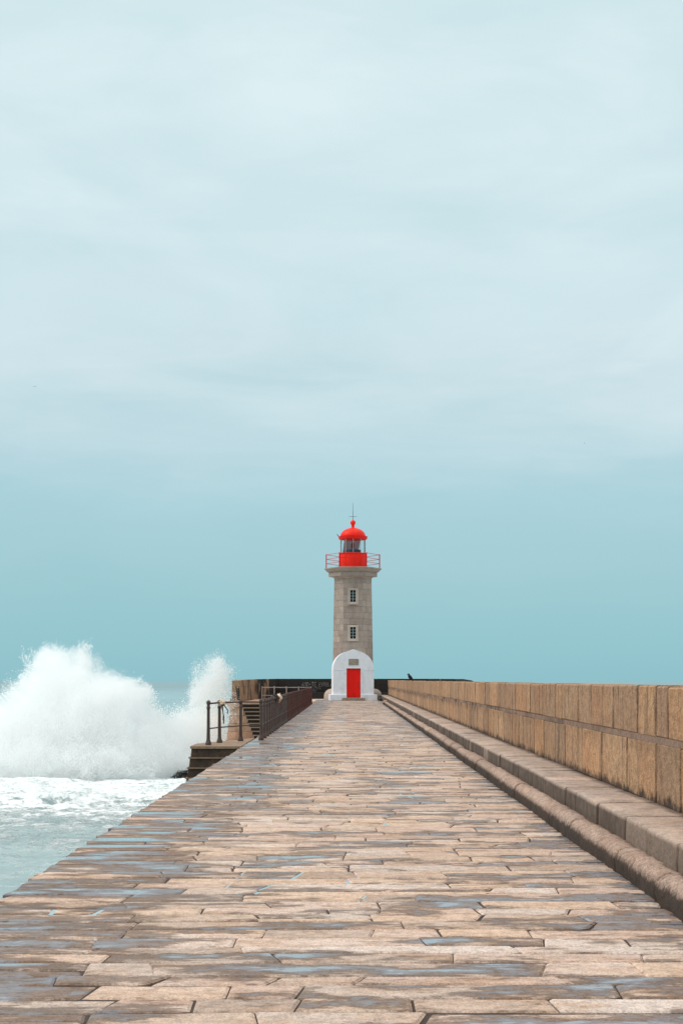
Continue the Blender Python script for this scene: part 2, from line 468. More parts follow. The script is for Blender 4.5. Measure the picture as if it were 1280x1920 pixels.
N = lambda x, y, z_=0.0: mn.noise(Vector((x, y, z_)))

# ------------------------------------------------------------------ sea
SEA = -5.0
fx = np.concatenate([np.linspace(-5000, -400, 14), np.linspace(-300, -70, 30), np.linspace(-60, -0, 400), np.linspace(3, 60, 30), np.linspace(100, 5000, 16)])
fy = np.concatenate([np.linspace(-400, 20, 12), np.linspace(24, 125, 520), np.linspace(127, 300, 90), np.linspace(320, 1000, 50), np.linspace(1100, 5000, 30)])
vs = []; foam = []


def sea_h(x, y):
    fade = 1 / (1 + (max(y - 130, 0) / 300) ** 2)
    calm = 0.45 + 0.55 * min(max((y - 45) / 35, 0), 1)
    h_ = 0.30 * N(x * 0.11, y * 0.14) + 0.16 * N(x * 0.33 + 9, y * 0.45) + 0.34 * (0.35 - abs(mn.fractal(Vector((x * 0.55, y * 0.9, 3.3)), 0.75, 2.1, 4)))
    yc = 75 + 1.8 * N(x * 0.16, 1.7) - 0.05 * x
    d_ = (y - yc)
    h_ += 0.75 * math.exp(-(d_ / (1.0 if d_ < 0 else 2.6)) ** 2) * (0.55 + 0.6 * N(x * 0.3, 4.4))
    return SEA + h_ * calm * fade


for y in fy:
    for x in fx:
        hh = sea_h(x, y)
        if x < -2900 or x > 2900 or y > 4900 or y < -350: hh = SEA
        vs.append((x, y, hh))
nx = len(fx)
me = bpy.data.meshes.new('sea')
fs = [(j * nx + i, j * nx + i + 1, (j + 1) * nx + i + 1, (j + 1) * nx + i) for j in range(len(fy) - 1) for i in range(nx - 1)]
me.from_pydata(vs, [], fs); me.update(); me.shade_smooth()
t, b, out = mat('sea_water')
p = pos(t); s3 = zs(t, p)
wide = t.noise(t.new('ShaderNodeMapping', None, Vector=p, Scale=(0.5, 1.0, 1)).outputs[0], 0.16, 4, 0.6)
lace = t.noise(t.new('ShaderNodeMapping', None, Vector=p, Scale=(0.55, 1.15, 1)).outputs[0], 0.9, 8, 0.72, 1.2)
fine = t.noise(t.new('ShaderNodeMapping', None, Vector=p, Scale=(0.7, 1.3, 1)).outputs[0], 4.5, 6, 0.7, 0.8)
yy = t.math('ADD', s3[1], t.math('MULTIPLY', t.math('SUBTRACT', wide, 0.5), 22))
yy = t.math('SUBTRACT', yy, t.math('MULTIPLY', t.math('ADD', s3[0], 20), 0.05))
amount = t.mapr(yy, 44, 86, 0.0, 0.95)
farf = t.mapr(s3[1], 112, 150, 1.0, 0.0)
amount = t.math('MULTIPLY', amount, farf)
crest = t.mapr(s3[2], SEA + 0.25, SEA + 0.55, 0, 0.35)
th = t.math('SUBTRACT', 0.70, t.math('MULTIPLY', t.math('ADD', amount, t.math('MULTIPLY', crest, t.mapr(s3[1], 60, 74))), 0.36))
ff = t.mapr(t.math('SUBTRACT', t.math('MULTIPLY_ADD', fine, 0.3, t.math('MULTIPLY', lace, 0.75)), th), -0.05, 0.07, 0, 1)
ff = t.math('MULTIPLY', ff, farf)
wc = t.mix(t.mapr(wide, 0.4, 0.6), lin(140, 162, 164), lin(158, 178, 178))
wc = t.mix(t.mapr(s3[1], 150, 900), wc, lin(112, 144, 150))
gaps = t.mapr(t.math('ADD', t.math('MULTIPLY', lace, 0.5), t.math('MULTIPLY', fine, 0.5)), 0.40, 0.52)
cc = t.mix(ff, wc, t.mix(gaps, lin(168, 190, 190), lin(246, 250, 250)))
t.put(b.inputs['Base Color'], cc)
t.put(b.inputs['Roughness'], t.math('MAXIMUM', t.mapr(ff, 0, 1, 0.08, 0.8), t.mapr(s3[1], 130, 1200, 0.0, 0.4)))
b.inputs['IOR'].default_value = 1.33
rip = t.noise(t.new('ShaderNodeMapping', None, Vector=p, Scale=(0.8, 2.0, 1)).outputs[0], 1.1, 7, 0.62)
hgt = t.math('ADD', t.math('MULTIPLY', rip, 1.0), t.math('MULTIPLY', ff, t.math('MULTIPLY', fine, 0.9)))
bump(t, b, hgt, 0.11, 1.0)
me.materials.append(MAT['sea_water'])
sea = bpy.data.objects.new('sea', me); COL.objects.link(sea); tag(sea, kind='structure')

# ------------------------------------------------------------------ pier body
XL, XR = -2.5, 3.45
pb = MB()
yA, yB = -6.0, 100.6
for (a0, a1) in ((yA, yB),):
    lv = [(-0.14, 0.0), (-7.0, 0.55)]
    pb.add([(XL - lv[1][1], a0, -7), (XR + 0.55, a0, -7), (XR + .55, a1, -7), (XL - lv[1][1], a1, -7),
            (XL + 0.012, a0, -0.14), (XR, a0, -0.14), (XR, a1, -0.14), (XL + 0.012, a1, -0.14)],
           [(0, 3, 2, 1), (4, 5, 6, 7), (0, 1, 5, 4), (1, 2, 6, 5), (2, 3, 7, 6), (3, 0, 4, 7)])
tag(pb.build('pier_body', 'wet_granite'), kind='structure')


# paved walk
def hf(x, y):
    """slow rise and fall of the worn paving"""
    return 0.010 * N(x * 0.75 + 3.0, y * 0.42) + 0.004 * N(x * 1.9, y * 1.4 + 8)


walk = empty('stone_pavement', (0, 0, 0), kind='structure')
R0 = random.Random(5)
ys = [3.4]
while ys[-1] < 108.5:
    ys.append(ys[-1] + R0.choice((0.22, 0.27, 0.31, 0.34, 0.38)) * R0.uniform(0.92, 1.08))


def bnd(i, x): return ys[i] + 0.028 * N(x * 0.9, i * 3.7) + 0.010 * N(x * 4, i * 2.1)


def pier_right(y): return 2.17 if y < 87 else 2.37


def slab(mb, xa, xb, fa, fb, zt, tx, ty, R, gap=0.016, ch=0.010, row=0):
    """one paving slab between boundary functions fa (near) and fb (far)"""
    n = 3 if xb - xa > 0.5 else 2
    g2 = gap * 0.5; gy0, gy1 = R.choice((0.003, 0.006, 0.010, 0.016)), R.choice((0.003, 0.006, 0.010, 0.016))
    sk0, sk1 = 0.07 * N(xa * 9.1, row * 1.3), 0.07 * N(xb * 9.1, row * 1.3)
    near, far = [], []
    for k in range(n):
        u = k / (n - 1)
        x_ = xa + g2 + (xb - xa - gap) * u
        x_ += R.uniform(-0.006, 0.006)
        near.append((x_ - (sk0 if k == 0 else sk1 if k == n - 1 else 0), fa(x_) + gy0 + R.uniform(0, 0.008)))
        far.append((x_ + (sk0 if k == 0 else sk1 if k == n - 1 else 0), fb(x_) - gy1 - R.uniform(0, 0.008)))
    # knocked-off corners
    if R.random() < 0.4:
        q = near[-1]; c_ = R.uniform(0.015, 0.07); near[-1] = (q[0] - c_, q[1]); near.append((q[0], q[1] + c_ * 0.6))
    ring = near + far[::-1]
    cx = sum(q[0] for q in ring) / len(ring); cy = sum(q[1] for q in ring) / len(ring)
    zf = lambda x_, y_: zt + tx * (x_ - cx) + ty * (y_ - cy)
    inner = []
    for x_, y_ in ring:
        dx, dy = cx - x_, cy - y_
        inner.append((x_ + math.copysign(min(ch * 1.5, abs(dx)), dx), y_ + math.copysign(min(ch, abs(dy)), dy)))
    m_ = len(ring)
    vs = [(x_, y_, zf(x_, y_) + R.uniform(-0.0015, 0.0015)) for x_, y_ in inner] + [(x_, y_, zf(x_, y_) - ch * 0.9) for x_, y_ in ring] + [(x_, y_, -0.12) for x_, y_ in ring]
    fs = [tuple(range(m_))] + [(i, m_ + i, m_ + (i + 1) % m_, (i + 1) % m_) for i in range(m_)] + [(m_ + i, 2 * m_ + i, 2 * m_ + (i + 1) % m_, m_ + (i + 1) % m_) for i in range(m_)]
    mb.add(vs, fs)


farmb = MB(); nslab = 0
for i in range(len(ys) - 1):
    ym = (ys[i] + ys[i + 1]) / 2
    xl = XL + R0.uniform(-0.009, 0.009); xr = pier_right(ym)
    xs_ = [xl]
    if R0.random() < 0.75: xs_.append(-1.4 + R0.uniform(-0.3, 0.25))
    else: xs_.append(xl + R0.uniform(0.5, 1.5))
    while xs_[-1] < xr - 0.55: xs_.append(xs_[-1] + min(max(R0.lognormvariate(-0.25, 0.45), 0.3), 2.1))
    if xs_[-1] > xr: xs_[-1] = xr
    if xr - xs_[-1] > 0.02: xs_.append(xr)
    if xs_[-1] - xs_[-2] < 0.3: xs_.pop(-2)
    for k in range(len(xs_) - 1):
        xa, xb = xs_[k], xs_[k + 1]
        parts = [(0, 1)]
        if ys[i + 1] - ys[i] > 0.26 and R0.random() < 0.22: q_ = R0.uniform(0.35, 0.65); parts = [(0, q_), (q_, 1)]
        for (u0, u1) in parts:
            fa = lambda x_, u=u0: bnd(i, x_) * (1 - u) + bnd(i + 1, x_) * u
            fb = lambda x_, u=u1: bnd(i, x_) * (1 - u) + bnd(i + 1, x_) * u
            xm = (xa + xb) / 2
            hz = hf(xm, ym) + R0.uniform(-0.002, 0.002)
            tx = (hf(xb, ym) - hf(xa, ym)) / (xb - xa) * 0.8 + R0.uniform(-0.003, 0.003); ty = R0.uniform(-0.008, 0.008)
            inview = ym > 5.9 and not (abs(xm) - (xb - xa) / 2 > 0.25 * ym)
            if inview and nslab < 300:
                mb = MB(); slab(mb, xa, xb, fa, fb, hz, tx, ty, R0, R0.choice((0.005, 0.007, 0.010, 0.016)), row=i)
                mb.xf(lambda q: q - Vector((xm, ym, 0)))
                o = mb.build('paving_stone', 'paving_granite', walk); o.location = (xm, ym, 0); nslab += 1
            else:
                slab(farmb, xa, xb, fa, fb, hz, tx, ty, R0, 0.016, row=i)
o = farmb.build('distant_paving', 'paving_granite', walk); tag(o, kind='stuff')
# joint filling under the slabs
jm = MB(); gx = np.linspace(XL + 0.03, 2.3, 24); gy = np.linspace(3.4, 108, 420)
jm.v = [(x, y, hf(x, y) - 0.013 + 0.003 * N(x * 6, y * 6)) for y in gy for x in gx]
jm.f = [(j * 24 + i, j * 24 + i + 1, (j + 1) * 24 + i + 1, (j + 1) * 24 + i) for j in range(419) for i in range(23)]
o = jm.build('joint_filling', 'joint_fill', walk, True); tag(o, kind='stuff')
# rain water standing where the paving is low
WL = -0.0105
wm = MB(); gx = np.linspace(XL + 0.05, 2.12, 30); gy = np.linspace(3.5, 86, 360)
keep = []
wm.v = [(x, y, WL) for y in gy for x in gx]
for j in range(359):
    for i in range(29):
        if min(hf(gx[i], gy[j]), hf(gx[i + 1], gy[j + 1])) < -0.0045: wm.f.append((j * 30 + i, j * 30 + i + 1, (j + 1) * 30 + i + 1, (j + 1) * 30 + i))
o = wm.build('puddle_water', 'puddle_water'); tag(o, 'shallow rain puddles lying in the low paving stones and joints', 'puddles', kind='stuff')

# ------------------------------------------------------------------ kerb, ledge and parapet wall on the landward side
Rk = random.Random(3)


def near_rough(o, amp, sc_):
    for v in o.data.vertices:
        w_ = o.matrix_basis @ v.co
        d_ = mn.fractal(w_ * sc_, 0.6, 2.0, 3)
        v.co += Vector((N(w_.y * sc_, w_.z * sc_, 1) * amp, 0, d_ * amp * 0.7))
    return o


kerb = empty('rounded_kerb', (2.25, 7, 0), 'long rounded granite kerb running beside the paving at the foot of the ledge', 'kerb')
prof = [(2.145, -0.1), (2.142, 0.03), (2.138, 0.075), (2.142, 0.115), (2.155, 0.150), (2.178, 0.176), (2.21, 0.193), (2.25, 0.2), (2.29, 0.196), (2.32, 0.186), (2.375, 0.172)]
y = 5.2
while y < 86.8:
    L = min(Rk.uniform(1.2, 2.6), 87 - y)
    if 87 - y - L < 0.5: L = 87 - y
    nseg = max(3, int(L / 0.07)) if y < 22 else 3
    ey = [y + 0.006 + (L - 0.012) * k / nseg for k in range(nseg + 1)]
    ey = [y + 0.004, y + 0.02] + ey[1:-1] + [y + L - 0.02, y + L - 0.004]
    vs = []; sx, sz = Rk.uniform(-0.010, 0.010), Rk.uniform(-0.010, 0.010)
    for j, yy_ in enumerate(ey):
        endf = 0.86 if j in (0, len(ey) - 1) else 1.0
        for (px, pz) in prof:
            cx_, cz_ = 2.26, 0.06
            q = Vector((cx_ + (px - cx_) * endf, yy_, cz_ + (pz - cz_) * endf))
            am = 0.011 if y < 22 else 0.009
            rr_ = mn.fractal(Vector((q.x * 4, q.y * 4, q.z * 5)), 0.7, 2.1, 4) * am + mn.fractal(Vector((q.x * 14, q.y * 14, q.z * 14)), 0.7, 2.1, 3) * am * 0.7
            bite = max(0, N(q.y * 1.3, 3.1) - 0.25) * 0.10
            q.x += rr_ + bite * 0.5 + sx; q.z += (rr_ - bite * 0.6 + sz) if pz > 0 else 0
            vs.append((q.x - 2.25, q.y - 7, q.z))
    n = len(prof)
    fs = [(j * n + k, j * n + k + 1, (j + 1) * n + k + 1, (j + 1) * n + k) for j in range(len(ey) - 1) for k in range(n - 1)]
    fs += [tuple(range(n)), tuple(range((len(ey) - 1) * n, len(ey) * n))[::-1]]
    mb = MB().add(vs, fs); o = mb.build('kerb_stone', 'kerb_granite', kerb, True); sm30(o, 50)
    y += L

ledge = empty('stone_ledge', (2.62, 7, 0), 'long low granite ledge like a bench between kerb and tall parapet wall', 'ledge')
y = 5.3
while y < 108:
    L = Rk.choice((0.45, 0.55, 0.7, 0.85, 1.1, 1.3)) * Rk.uniform(0.9, 1.1)
    mb = MB(); dx = Rk.uniform(-0.008, 0.008); dz = Rk.uniform(-0.006, 0.008)
    # chamfered block with a worn front arris
    ns = 8 if y < 25 else 2
    pr = [(2.358 + dx, -0.05), (2.354 + dx, 0.10), (2.352 + dx, 0.23), (2.354 + dx, 0.352), (2.358 + dx, 0.374), (2.374 + dx, 0.386), (2.55, 0.388 + dz), (2.88, 0.388 + dz), (2.93, 0.388 + dz)]
    ey = [y + 0.010, y + 0.024] + [y + 0.016 + (L - 0.032) * k / ns for k in range(1, ns)] + [y + L - 0.024, y + L - 0.010]
    vs = []
    for j, yy_ in enumerate(ey):
        e_ = 0.012 if j in (0, len(ey) - 1) else 0.0
        for (px, pz) in pr:
            a_ = 0.006 * mn.fractal(Vector((px * 5, yy_ * 5, pz * 5)), 0.7, 2.1, 3) if 0.3 < pz else 0.004 * N(yy_ * 6, pz * 8)
            if 2.35 < px < 2.4 and pz > 0.3: a_ += -0.02 * max(0, N(yy_ * 3.1, 8.8) - 0.1) - 0.008 * abs(N(yy_ * 13, 2.2))
            vs.append((px + (e_ if px < 2.4 else 0) - a_ * 0.8 - 2.62, yy_ - 7, pz + (a_ - e_ * 0.6 if pz > 0.2 else 0)))
    n = len(pr)
    fs = [(j * n + k, j * n + k + 1, (j + 1) * n + k + 1, (j + 1) * n + k) for j in range(len(ey) - 1) for k in range(n - 1)]
    fs += [tuple(range(n)), tuple(range((len(ey) - 1) * n, len(ey) * n))[::-1]]
    o = mb.add(vs, fs).build('ledge_block', 'bench_granite', ledge, True); sm30(o, 24)
    y += L

wall = empty('parapet_wall', (2.9, 7, 0), 'tall tan granite parapet wall in two courses running to the lighthouse', 'wall')
core = MB().box(2.935, 3.40, 5.2, 107.6, -0.1, 1.465); core.xf(lambda q: q - Vector((2.9, 7, 0)))
core.build('mortar_core', 'joint_fill', wall)
bed = MB()
for k in range(60):
    ya = 5.2 + k * 1.7; bed.box(2.8985 + rnd.uniform(-.002, .002), 3.38, ya, min(ya + 1.7, 107.6), 0.955, 1.018)
bed.xf(lambda q: q - Vector((2.9, 7, 0))); bed.build('mortar_bed', 'wall_mortar', wall)
XW = 2.896
for course, (z0, z1) in enumerate(((0.38, 0.960), (1.012, 1.492))):
    y = 5.0 + course * 0.4
    while y < 107.3:
        L = min(Rk.uniform(0.75, 1.55) if Rk.random() > 0.15 else Rk.uniform(0.45, 0.7), 107.8 - y)
        if 107.8 - y - L < 0.4: L = 107.8 - y
        mb = MB(); dx = Rk.uniform(-0.005, 0.004); dzt = Rk.uniform(-0.006, 0.012) if course else Rk.uniform(-0.008, 0.008)
        gp = Rk.choice((0.006, 0.012, 0.022)) + max(0, (y - 20) * 0.0001)
        if y < 40:
            # face grid so that the dressed face is uneven
            nyy = 4; nz = 3
            mb.box(0, 0.52 - dx, gp, L - gp, z0 + Rk.uniform(-.006, .008) * course, z1 + dzt, 0.016, 0.004, Rk)
        else:
            mb.box(0, 0.52 - dx, gp, L - gp, z0, z1 + dzt, 0.012, 0.003, Rk)
        o = mb.build('wall_block', 'wall_granite', wall); o.location = (XW + dx - 2.9, y - 7, 0)
        y += L

# bollard-like stones at the far end of kerb
for (x_, y_, r_, lab) in ((2.22, 87.6, 0.19, 'small rounded boulder closing the far end of the kerb'), (2.28, 103.2, 0.17, 'small dark stone lying beside the white porch plinth')):
    bm = bmesh.new(); bmesh.ops.create_icosphere(bm, subdivisions=3, radius=r_)
    for v in bm.verts: v.co *= 1 + 0.25 * mn.fractal(v.co * 6 + Vector((x_, y_, 0)), 0.7, 2, 3); v.co.z = v.co.z * 0.8 + r_ * 0.7
    me = bpy.data.meshes.new('boulder'); bm.to_mesh(me); bm.free(); me.materials.append(MAT['kerb_granite'] if y_ < 90 else MAT['sea_rock']); me.shade_smooth()
    o = bpy.data.objects.new('boulder', me); COL.objects.link(o); o.location = (x_, y_, 0); tag(o, lab, 'stone')

# ------------------------------------------------------------------ near landing on the sea side
land = empty('stone_landing', (-3.0, 33, 0), 'dark stepped stone landing jutting over the sea beneath the first railing posts', 'landing')
top_poly = [(-2.51, 33.0), (-2.51, 37.6), (-3.66, 34.4), (-3.66, 33.0)]


def grow(poly, d):
    return [(x - (d if x < -2.6 else 0), y - (d if y < 34 else -d * 0.3)) for x, y in poly]


def loc(mb, c): return mb.xf(lambda q: q - Vector(c))


lc = (-3.0, 33, 0)
pl_ = [(a_, b_) for a_, b_ in top_poly][::-1]
for k in range(5):
    d0 = 0.035 * k; zt_, zb_ = -0.012 - 0.235 * k, -0.247 - 0.235 * k
    gq = grow(pl_, d0 + 0.0)
    mb = loc(MB().prism(grow(pl_, d0 + 0.018), zb_, zt_ - 0.02, gq), lc); mb.build('landing_course', 'wet_granite', land)
    mb = loc(MB().prism(grow(pl_, d0 + 0.03 if k else 0.03), zt_ - 0.026 if k else -0.045, zt_ + 0.004 if k else 0.012), lc); mb.build('landing_coping' if k == 0 else 'course_edge', 'ledge_granite', land)
loc(MB().prism(grow(pl_, 0.2), -7, -1.2), lc).build('landing_foundation', 'wet_granite', land)

# ------------------------------------------------------------------ pier head
HC = (0.25, 108.5)
head = empty('pier_head', (0, 100, 0), 'broad granite pier head with dark retaining wall and stairs round the lighthouse', 'pier head')
hp = [(-8.45, 101.2), (-2.2, 101.2), (2.6, 101.2), (8.6, 96.5), (9.6, 103), (9.0, 116.4), (-8.2, 116.4), (-8.5, 106)]
loc(MB().prism([(x * 1.03, y + (-0.2 if y < 110 else .4)) for x, y in hp], -7, -0.03, hp), (0, 100, 0)).build('platform', 'head_granite', head)
# coursed facing of the camera-side retaining wall, battered at its sea edge
Rh = random.Random(21)
zc = -0.45; k = 0
while zc > -5.4:
    hgt_ = 0.56
    x_ = -8.42 - 0.125 * (-zc)
    first = True
    while x_ < -2.6:
        L = Rh.uniform(0.9, 1.7); x1 = min(x_ + L, -2.5)
        mb = MB().box(x_ + 0.01, x1 - 0.01, 0.0, 0.42, zc - hgt_ + 0.012, zc - 0.0, 0.02, 0.01, Rh)
        mb.xf(lambda q: Vector((q.x, q.y + 100.75 + (q.z) * 0.03 - 100, q.z)))
        mb.build('facing_block', 'head_granite', head); x_ = x1
    zc -= hgt_; k += 1
# coping along the edge
x_ = -8.5
while x_ < -2.6:
    L = 1.25; x1 = min(x_ + L, -2.5)
    MB().box(x_ + .006, x1 - .006, 0.62, 1.4, -0.42, 0.012, 0.025, 0.008, Rh).build('coping_stone', 'head_granite', head); x_ = x1
# flared corbel at the outer corner
cb = MB(); cb.add([(-8.82, 0.35, 0.05), (-7.86, 0.35, 0.05), (-7.86, 1.5, 0.05), (-8.82, 1.5, 0.05), (-8.80, 0.36, -0.08), (-7.90, 0.36, -0.08), (-7.90, 1.5, -0.08), (-8.80, 1.5, -0.08),
                   (-8.42, 0.5, -0.56), (-8.24, 0.5, -0.56), (-8.24, 1.5, -0.56), (-8.42, 1.5, -0.56)],
                  [(3, 2, 1, 0), (0, 1, 5, 4), (1, 2, 6, 5), (2, 3, 7, 6), (3, 0, 4, 7), (4, 5, 9, 8), (5, 6, 10, 9), (6, 7, 11, 10), (7, 4, 8, 11), (8, 9, 10, 11)])
cb.build('corbel', 'corbel_granite', head)
# iron mooring ring on the corner
rg = MB(); pts = [(-8.25 + 0.17 * math.cos(a_), 0.75, 0.2 + 0.17 * math.sin(a_)) for a_ in np.linspace(0, 2 * PI, 17)]
rg.tube(pts, 0.03, 6); rg.box(-8.42, -8.08, 0.66, 0.84, 0.0, 0.09); rg.build('mooring_ring', 'rusty_iron', head)
# landing stairs: nine steps
for k in range(11):
    zt_ = -0.16 - 0.265 * k; xl_ = -7.55 + 0.125 * k
    MB().box(xl_, -3.2, 0.40 - 0.30 * (k + 1), 0.74, zt_ - 0.24, zt_ - 0.05, 0.01, 0.004, Rh).build('stair_step', 'blackened_step', head)
    MB().box(xl_ - 0.02, -3.2, 0.37 - 0.30 * (k + 1), 0.74, zt_ - 0.05, zt_ + 0.02, 0.01, 0.004, Rh).build('stair_tread', 'ledge_granite', head)
# battered cheek wall that carries the stairs
cw = MB().add([(-8.78, 0.2, -2.9), (-6.2, -3.1, -2.9), (-6.2, 0.9, -2.9), (-8.78, 0.9, -2.9), (-9.2, 0.0, -7), (-5.6, -3.3, -7), (-5.6, 0.9, -7), (-9.2, 0.9, -7)],
              [(0, 1, 2, 3), (4, 7, 6, 5), (0, 4, 5, 1), (1, 5, 6, 2), (2, 6, 7, 3), (3, 7, 4, 0)])
cw.build('cheek_wall', 'head_granite', head)

# blackened parapet round the head, block by block
par = empty('head_parapet', (0, 110, 0), 'blackened stone parapet curving behind the lighthouse with chalk graffiti', 'parapet wall')
path = [(-8.12, 101.7, 1.49), (-8.05, 104.2, 1.52), (-7.75, 112.0, 1.58), (-6.0, 115.6, 1.62), (6.5, 115.6, 1.62), (8.55, 111, 1.60), (8.62, 104, 1.50), (8.35, 96.9, 1.34)]
Rp = random.Random(9)
for a_, b_ in zip(path[:-1], path[1:]):
    A = Vector(a_[:2]); B = Vector(b_[:2]); Ls = (B - A).length; d_ = (B - A) / Ls
    ang = math.atan2(d_.y, d_.x)
    for ci, (f0, f1) in enumerate(((0, 0.34), (0.34, 0.68), (0.68, 1.0))):
        u = 0.0
        while u < Ls - 0.01:
            L = min(Rp.uniform(0.8, 1.25), Ls - u)
            if Ls - u - L < 0.35: L = Ls - u
            za = a_[2] + (b_[2] - a_[2]) * (u / Ls)
            mb = MB().box(u + 0.006, u + L - 0.006, -0.28, 0.28, za * f0 + 0.004, za * f1 - 0.006, 0.014, 0.006, Rp)
            o = mb.build('parapet_block', 'blackened_granite', par)
            o.location = (A.x, A.y - 110, 0); o.rotation_euler = (0, 0, ang)
            u += L
    mb = MB().box(0.0, Ls, -0.26, 0.26, 0.0, min(a_[2], b_[2]) - 0.05); o = mb.build('parapet_core', 'blackened_granite', par); o.location = (A.x, A.y - 110, 0); o.rotation_euler = (0, 0, ang)
# low step at the foot
MB().box(-5.9, 6.4, 4.75, 5.3, 0.0, 0.52, 0.02).build('foot_step', 'blackened_granite', par)

# chalk writing: strokes on a 4 x 6 grid
GL = {'A': [[(0, 0), (2, 6), (4, 0)], [(.8, 2.2), (3.3, 2.2)]], 'M': [[(0, 0), (.3, 6), (2, 2.6), (3.8, 6), (4, 0)]], 'O': [[(.3, 1), (.2, 5), (1.4, 6), (3, 5.8), (3.8, 4), (3.6, 1), (2, 0), (.3, 1)]],
      '-': [[(0.4, 3), (3.4, 3.1)]], 'T': [[(0, 6), (4, 5.8)], [(2, 6), (1.9, 0)]], 'E': [[(3.6, 6), (.3, 5.9), (.2, 0), (3.7, .1)], [(.2, 3), (3, 3.1)]],
      'S': [[(3.6, 5.4), (1.8, 6), (.3, 4.8), (1.5, 3.3), (3.4, 2.4), (3.2, .6), (1.4, 0), (.2, .8)]], 'L': [[(.4, 6), (.3, 0), (3.5, .1)]],
      'C': [[(3.4, 5.2), (1.6, 6), (.3, 4), (.5, 1), (2, 0), (3.5, .8)]], 't': [[(1.6, 6), (1.5, .4), (2.8, 0)], [(.2, 4.2), (3, 4.3)]], 's': [[(3, 3.8), (1, 4), (1, 2.6), (2.8, 1.8), (2, .1), (.4, .4)]],
      'a': [[(3, 3.8), (.8, 3.6), (.4, .8), (2, .1), (3, 1.2), (3, 3.8), (3.3, 0)]], 'Y': [[(0, 6), (1.8, 3)], [(4, 6), (1, 0)]], ' ': []}


def chalk(txt, x0, z0, hh, wd, r_=0.018, skew=0.0):
    mb = MB()
    for ch_ in txt:
        for stv in GL[ch_]:
            pts = [(x0 + u / 4 * wd * 0.78 + Rp.uniform(-.008, .008), 5.295, z0 + v / 6 * hh + (x0 * skew) + Rp.uniform(-.008, .008)) for u, v in stv]
            mb.tube(pts, r_, 5)
        x0 += wd
    return mb.build('chalk_writing', 'chalk', par)


s_ = 2667 / 115.3
chalk('AMO-TE', (565.5 - 655) / s_, 1.56 + (1274 - 1287.0) / s_, 0.34, 0.205)
chalk('ESTELA', (598 - 655) / s_, 1.56 + (1274 - 1286.8) / s_, 0.28, 0.178, 0.017)
chalk('Ctsa', (588 - 655) / s_, 1.56 + (1274 - 1292.5) / s_, 0.20, 0.15, 0.012)
chalk('TY', (586 - 655) / s_, 1.56 + (1274 - 1298) / s_, 0.18, 0.16, 0.012)

# ------------------------------------------------------------------ iron railings
post_prof = [(0.085, 0.0), (0.085, 0.05), (0.066, 0.09), (0.052, 0.14), (0.046, 0.5), (0.042, 0.84), (0.052, 0.86), (0.056, 0.885), (0.050, 0.905), (0.040, 0.925), (0.046, 0.95), (0.060, 0.985), (0.058, 1.02), (0.036, 1.05), (0.008, 1.06)]
pm = {}
for mname in ('iron', 'rusty_iron', 'maroon_iron', 'pale_iron'):
    o = MB().lathe(post_prof, 12).build('post', mname); sm30(o, 50); pm[mname] = o.data; bpy.data.objects.remove(o)


def railing(name, pts, lab, cat, mfun, rails=((0.985, 0.021), (0.385, 0.016))):
    base = Vector(pts[0])
    r_ = empty(name, base, lab, cat)
    for q in pts:
        o = bpy.data.objects.new('post', pm[mfun(q[1])]); COL.objects.link(o); o.parent = r_; o.location = Vector(q) - base
        o.rotation_euler = (rnd.uniform(-.008, .008), rnd.uniform(-.008, .008), rnd.uniform(0, 6)); o.scale = (0.84, 0.84, rnd.uniform(0.985, 1.01))
    for hz, rad in rails:
        i0 = 0
        while i0 < len(pts) - 1:
            m0 = mfun(pts[i0][1]); i1 = i0 + 1
            while i1 < len(pts) - 1 and mfun(pts[i1][1]) == m0: i1 += 1
            mb = MB(); mb.tube([Vector(q) - base + Vector((0, 0, hz + rnd.uniform(-.006, .006))) for q in pts[i0:i1 + 1]], rad, 8)
            o = mb.build('rail', m0, r_, True); sm30(o, 60); i0 = i1
    return r_


pts = [(-3.33, 33.6, 0.01), (-3.17, 34.75, 0.01), (-2.73, 35.7, 0.01), (-2.27, 36.6, 0)]
y = 36.6
while y < 90:
    y += 1.28; pts.append((-2.27 - 0.14 * (y - 36.6) / 53, y, 0))
ml = lambda y_: 'iron' if y_ < 52 else ('rusty_iron' if y_ < 70 else 'maroon_iron')
railing('iron_railing', pts, 'old iron railing with ball topped posts along the seaward edge of the pier', 'railing', ml)
railing('thin_railing', [(-6.3 + 0.88 * k, 102.6, 0.0) for k in range(5)], 'pale thin iron railing across the pier head beyond the long rusty railing', 'railing', lambda y_: 'pale_iron', ((0.985, 0.03), (0.41, 0.025)))

# cloth tied round the second post and one over the long railing


def blob(name, m, c, r_, seed, parent=None, sq=(1, 1, 1), amp=0.4, sub=3):
    bm = bmesh.new(); bmesh.ops.create_icosphere(bm, subdivisions=sub, radius=1.0)
    for v in bm.verts:
        d_ = 1 + amp * mn.fractal(v.co * 1.8 + Vector((seed, 0, 0)), 0.7, 2.2, 4); v.co = Vector((v.co.x * r_ * sq[0] * d_, v.co.y * r_ * sq[1] * d_, v.co.z * r_ * sq[2] * d_))
    me = bpy.data.meshes.new(name); bm.to_mesh(me); bm.free(); me.materials.append(MAT[m]); me.shade_smooth()
    o = bpy.data.objects.new(name, me); COL.objects.link(o); o.location = c
    if parent: o.parent = parent
    return o


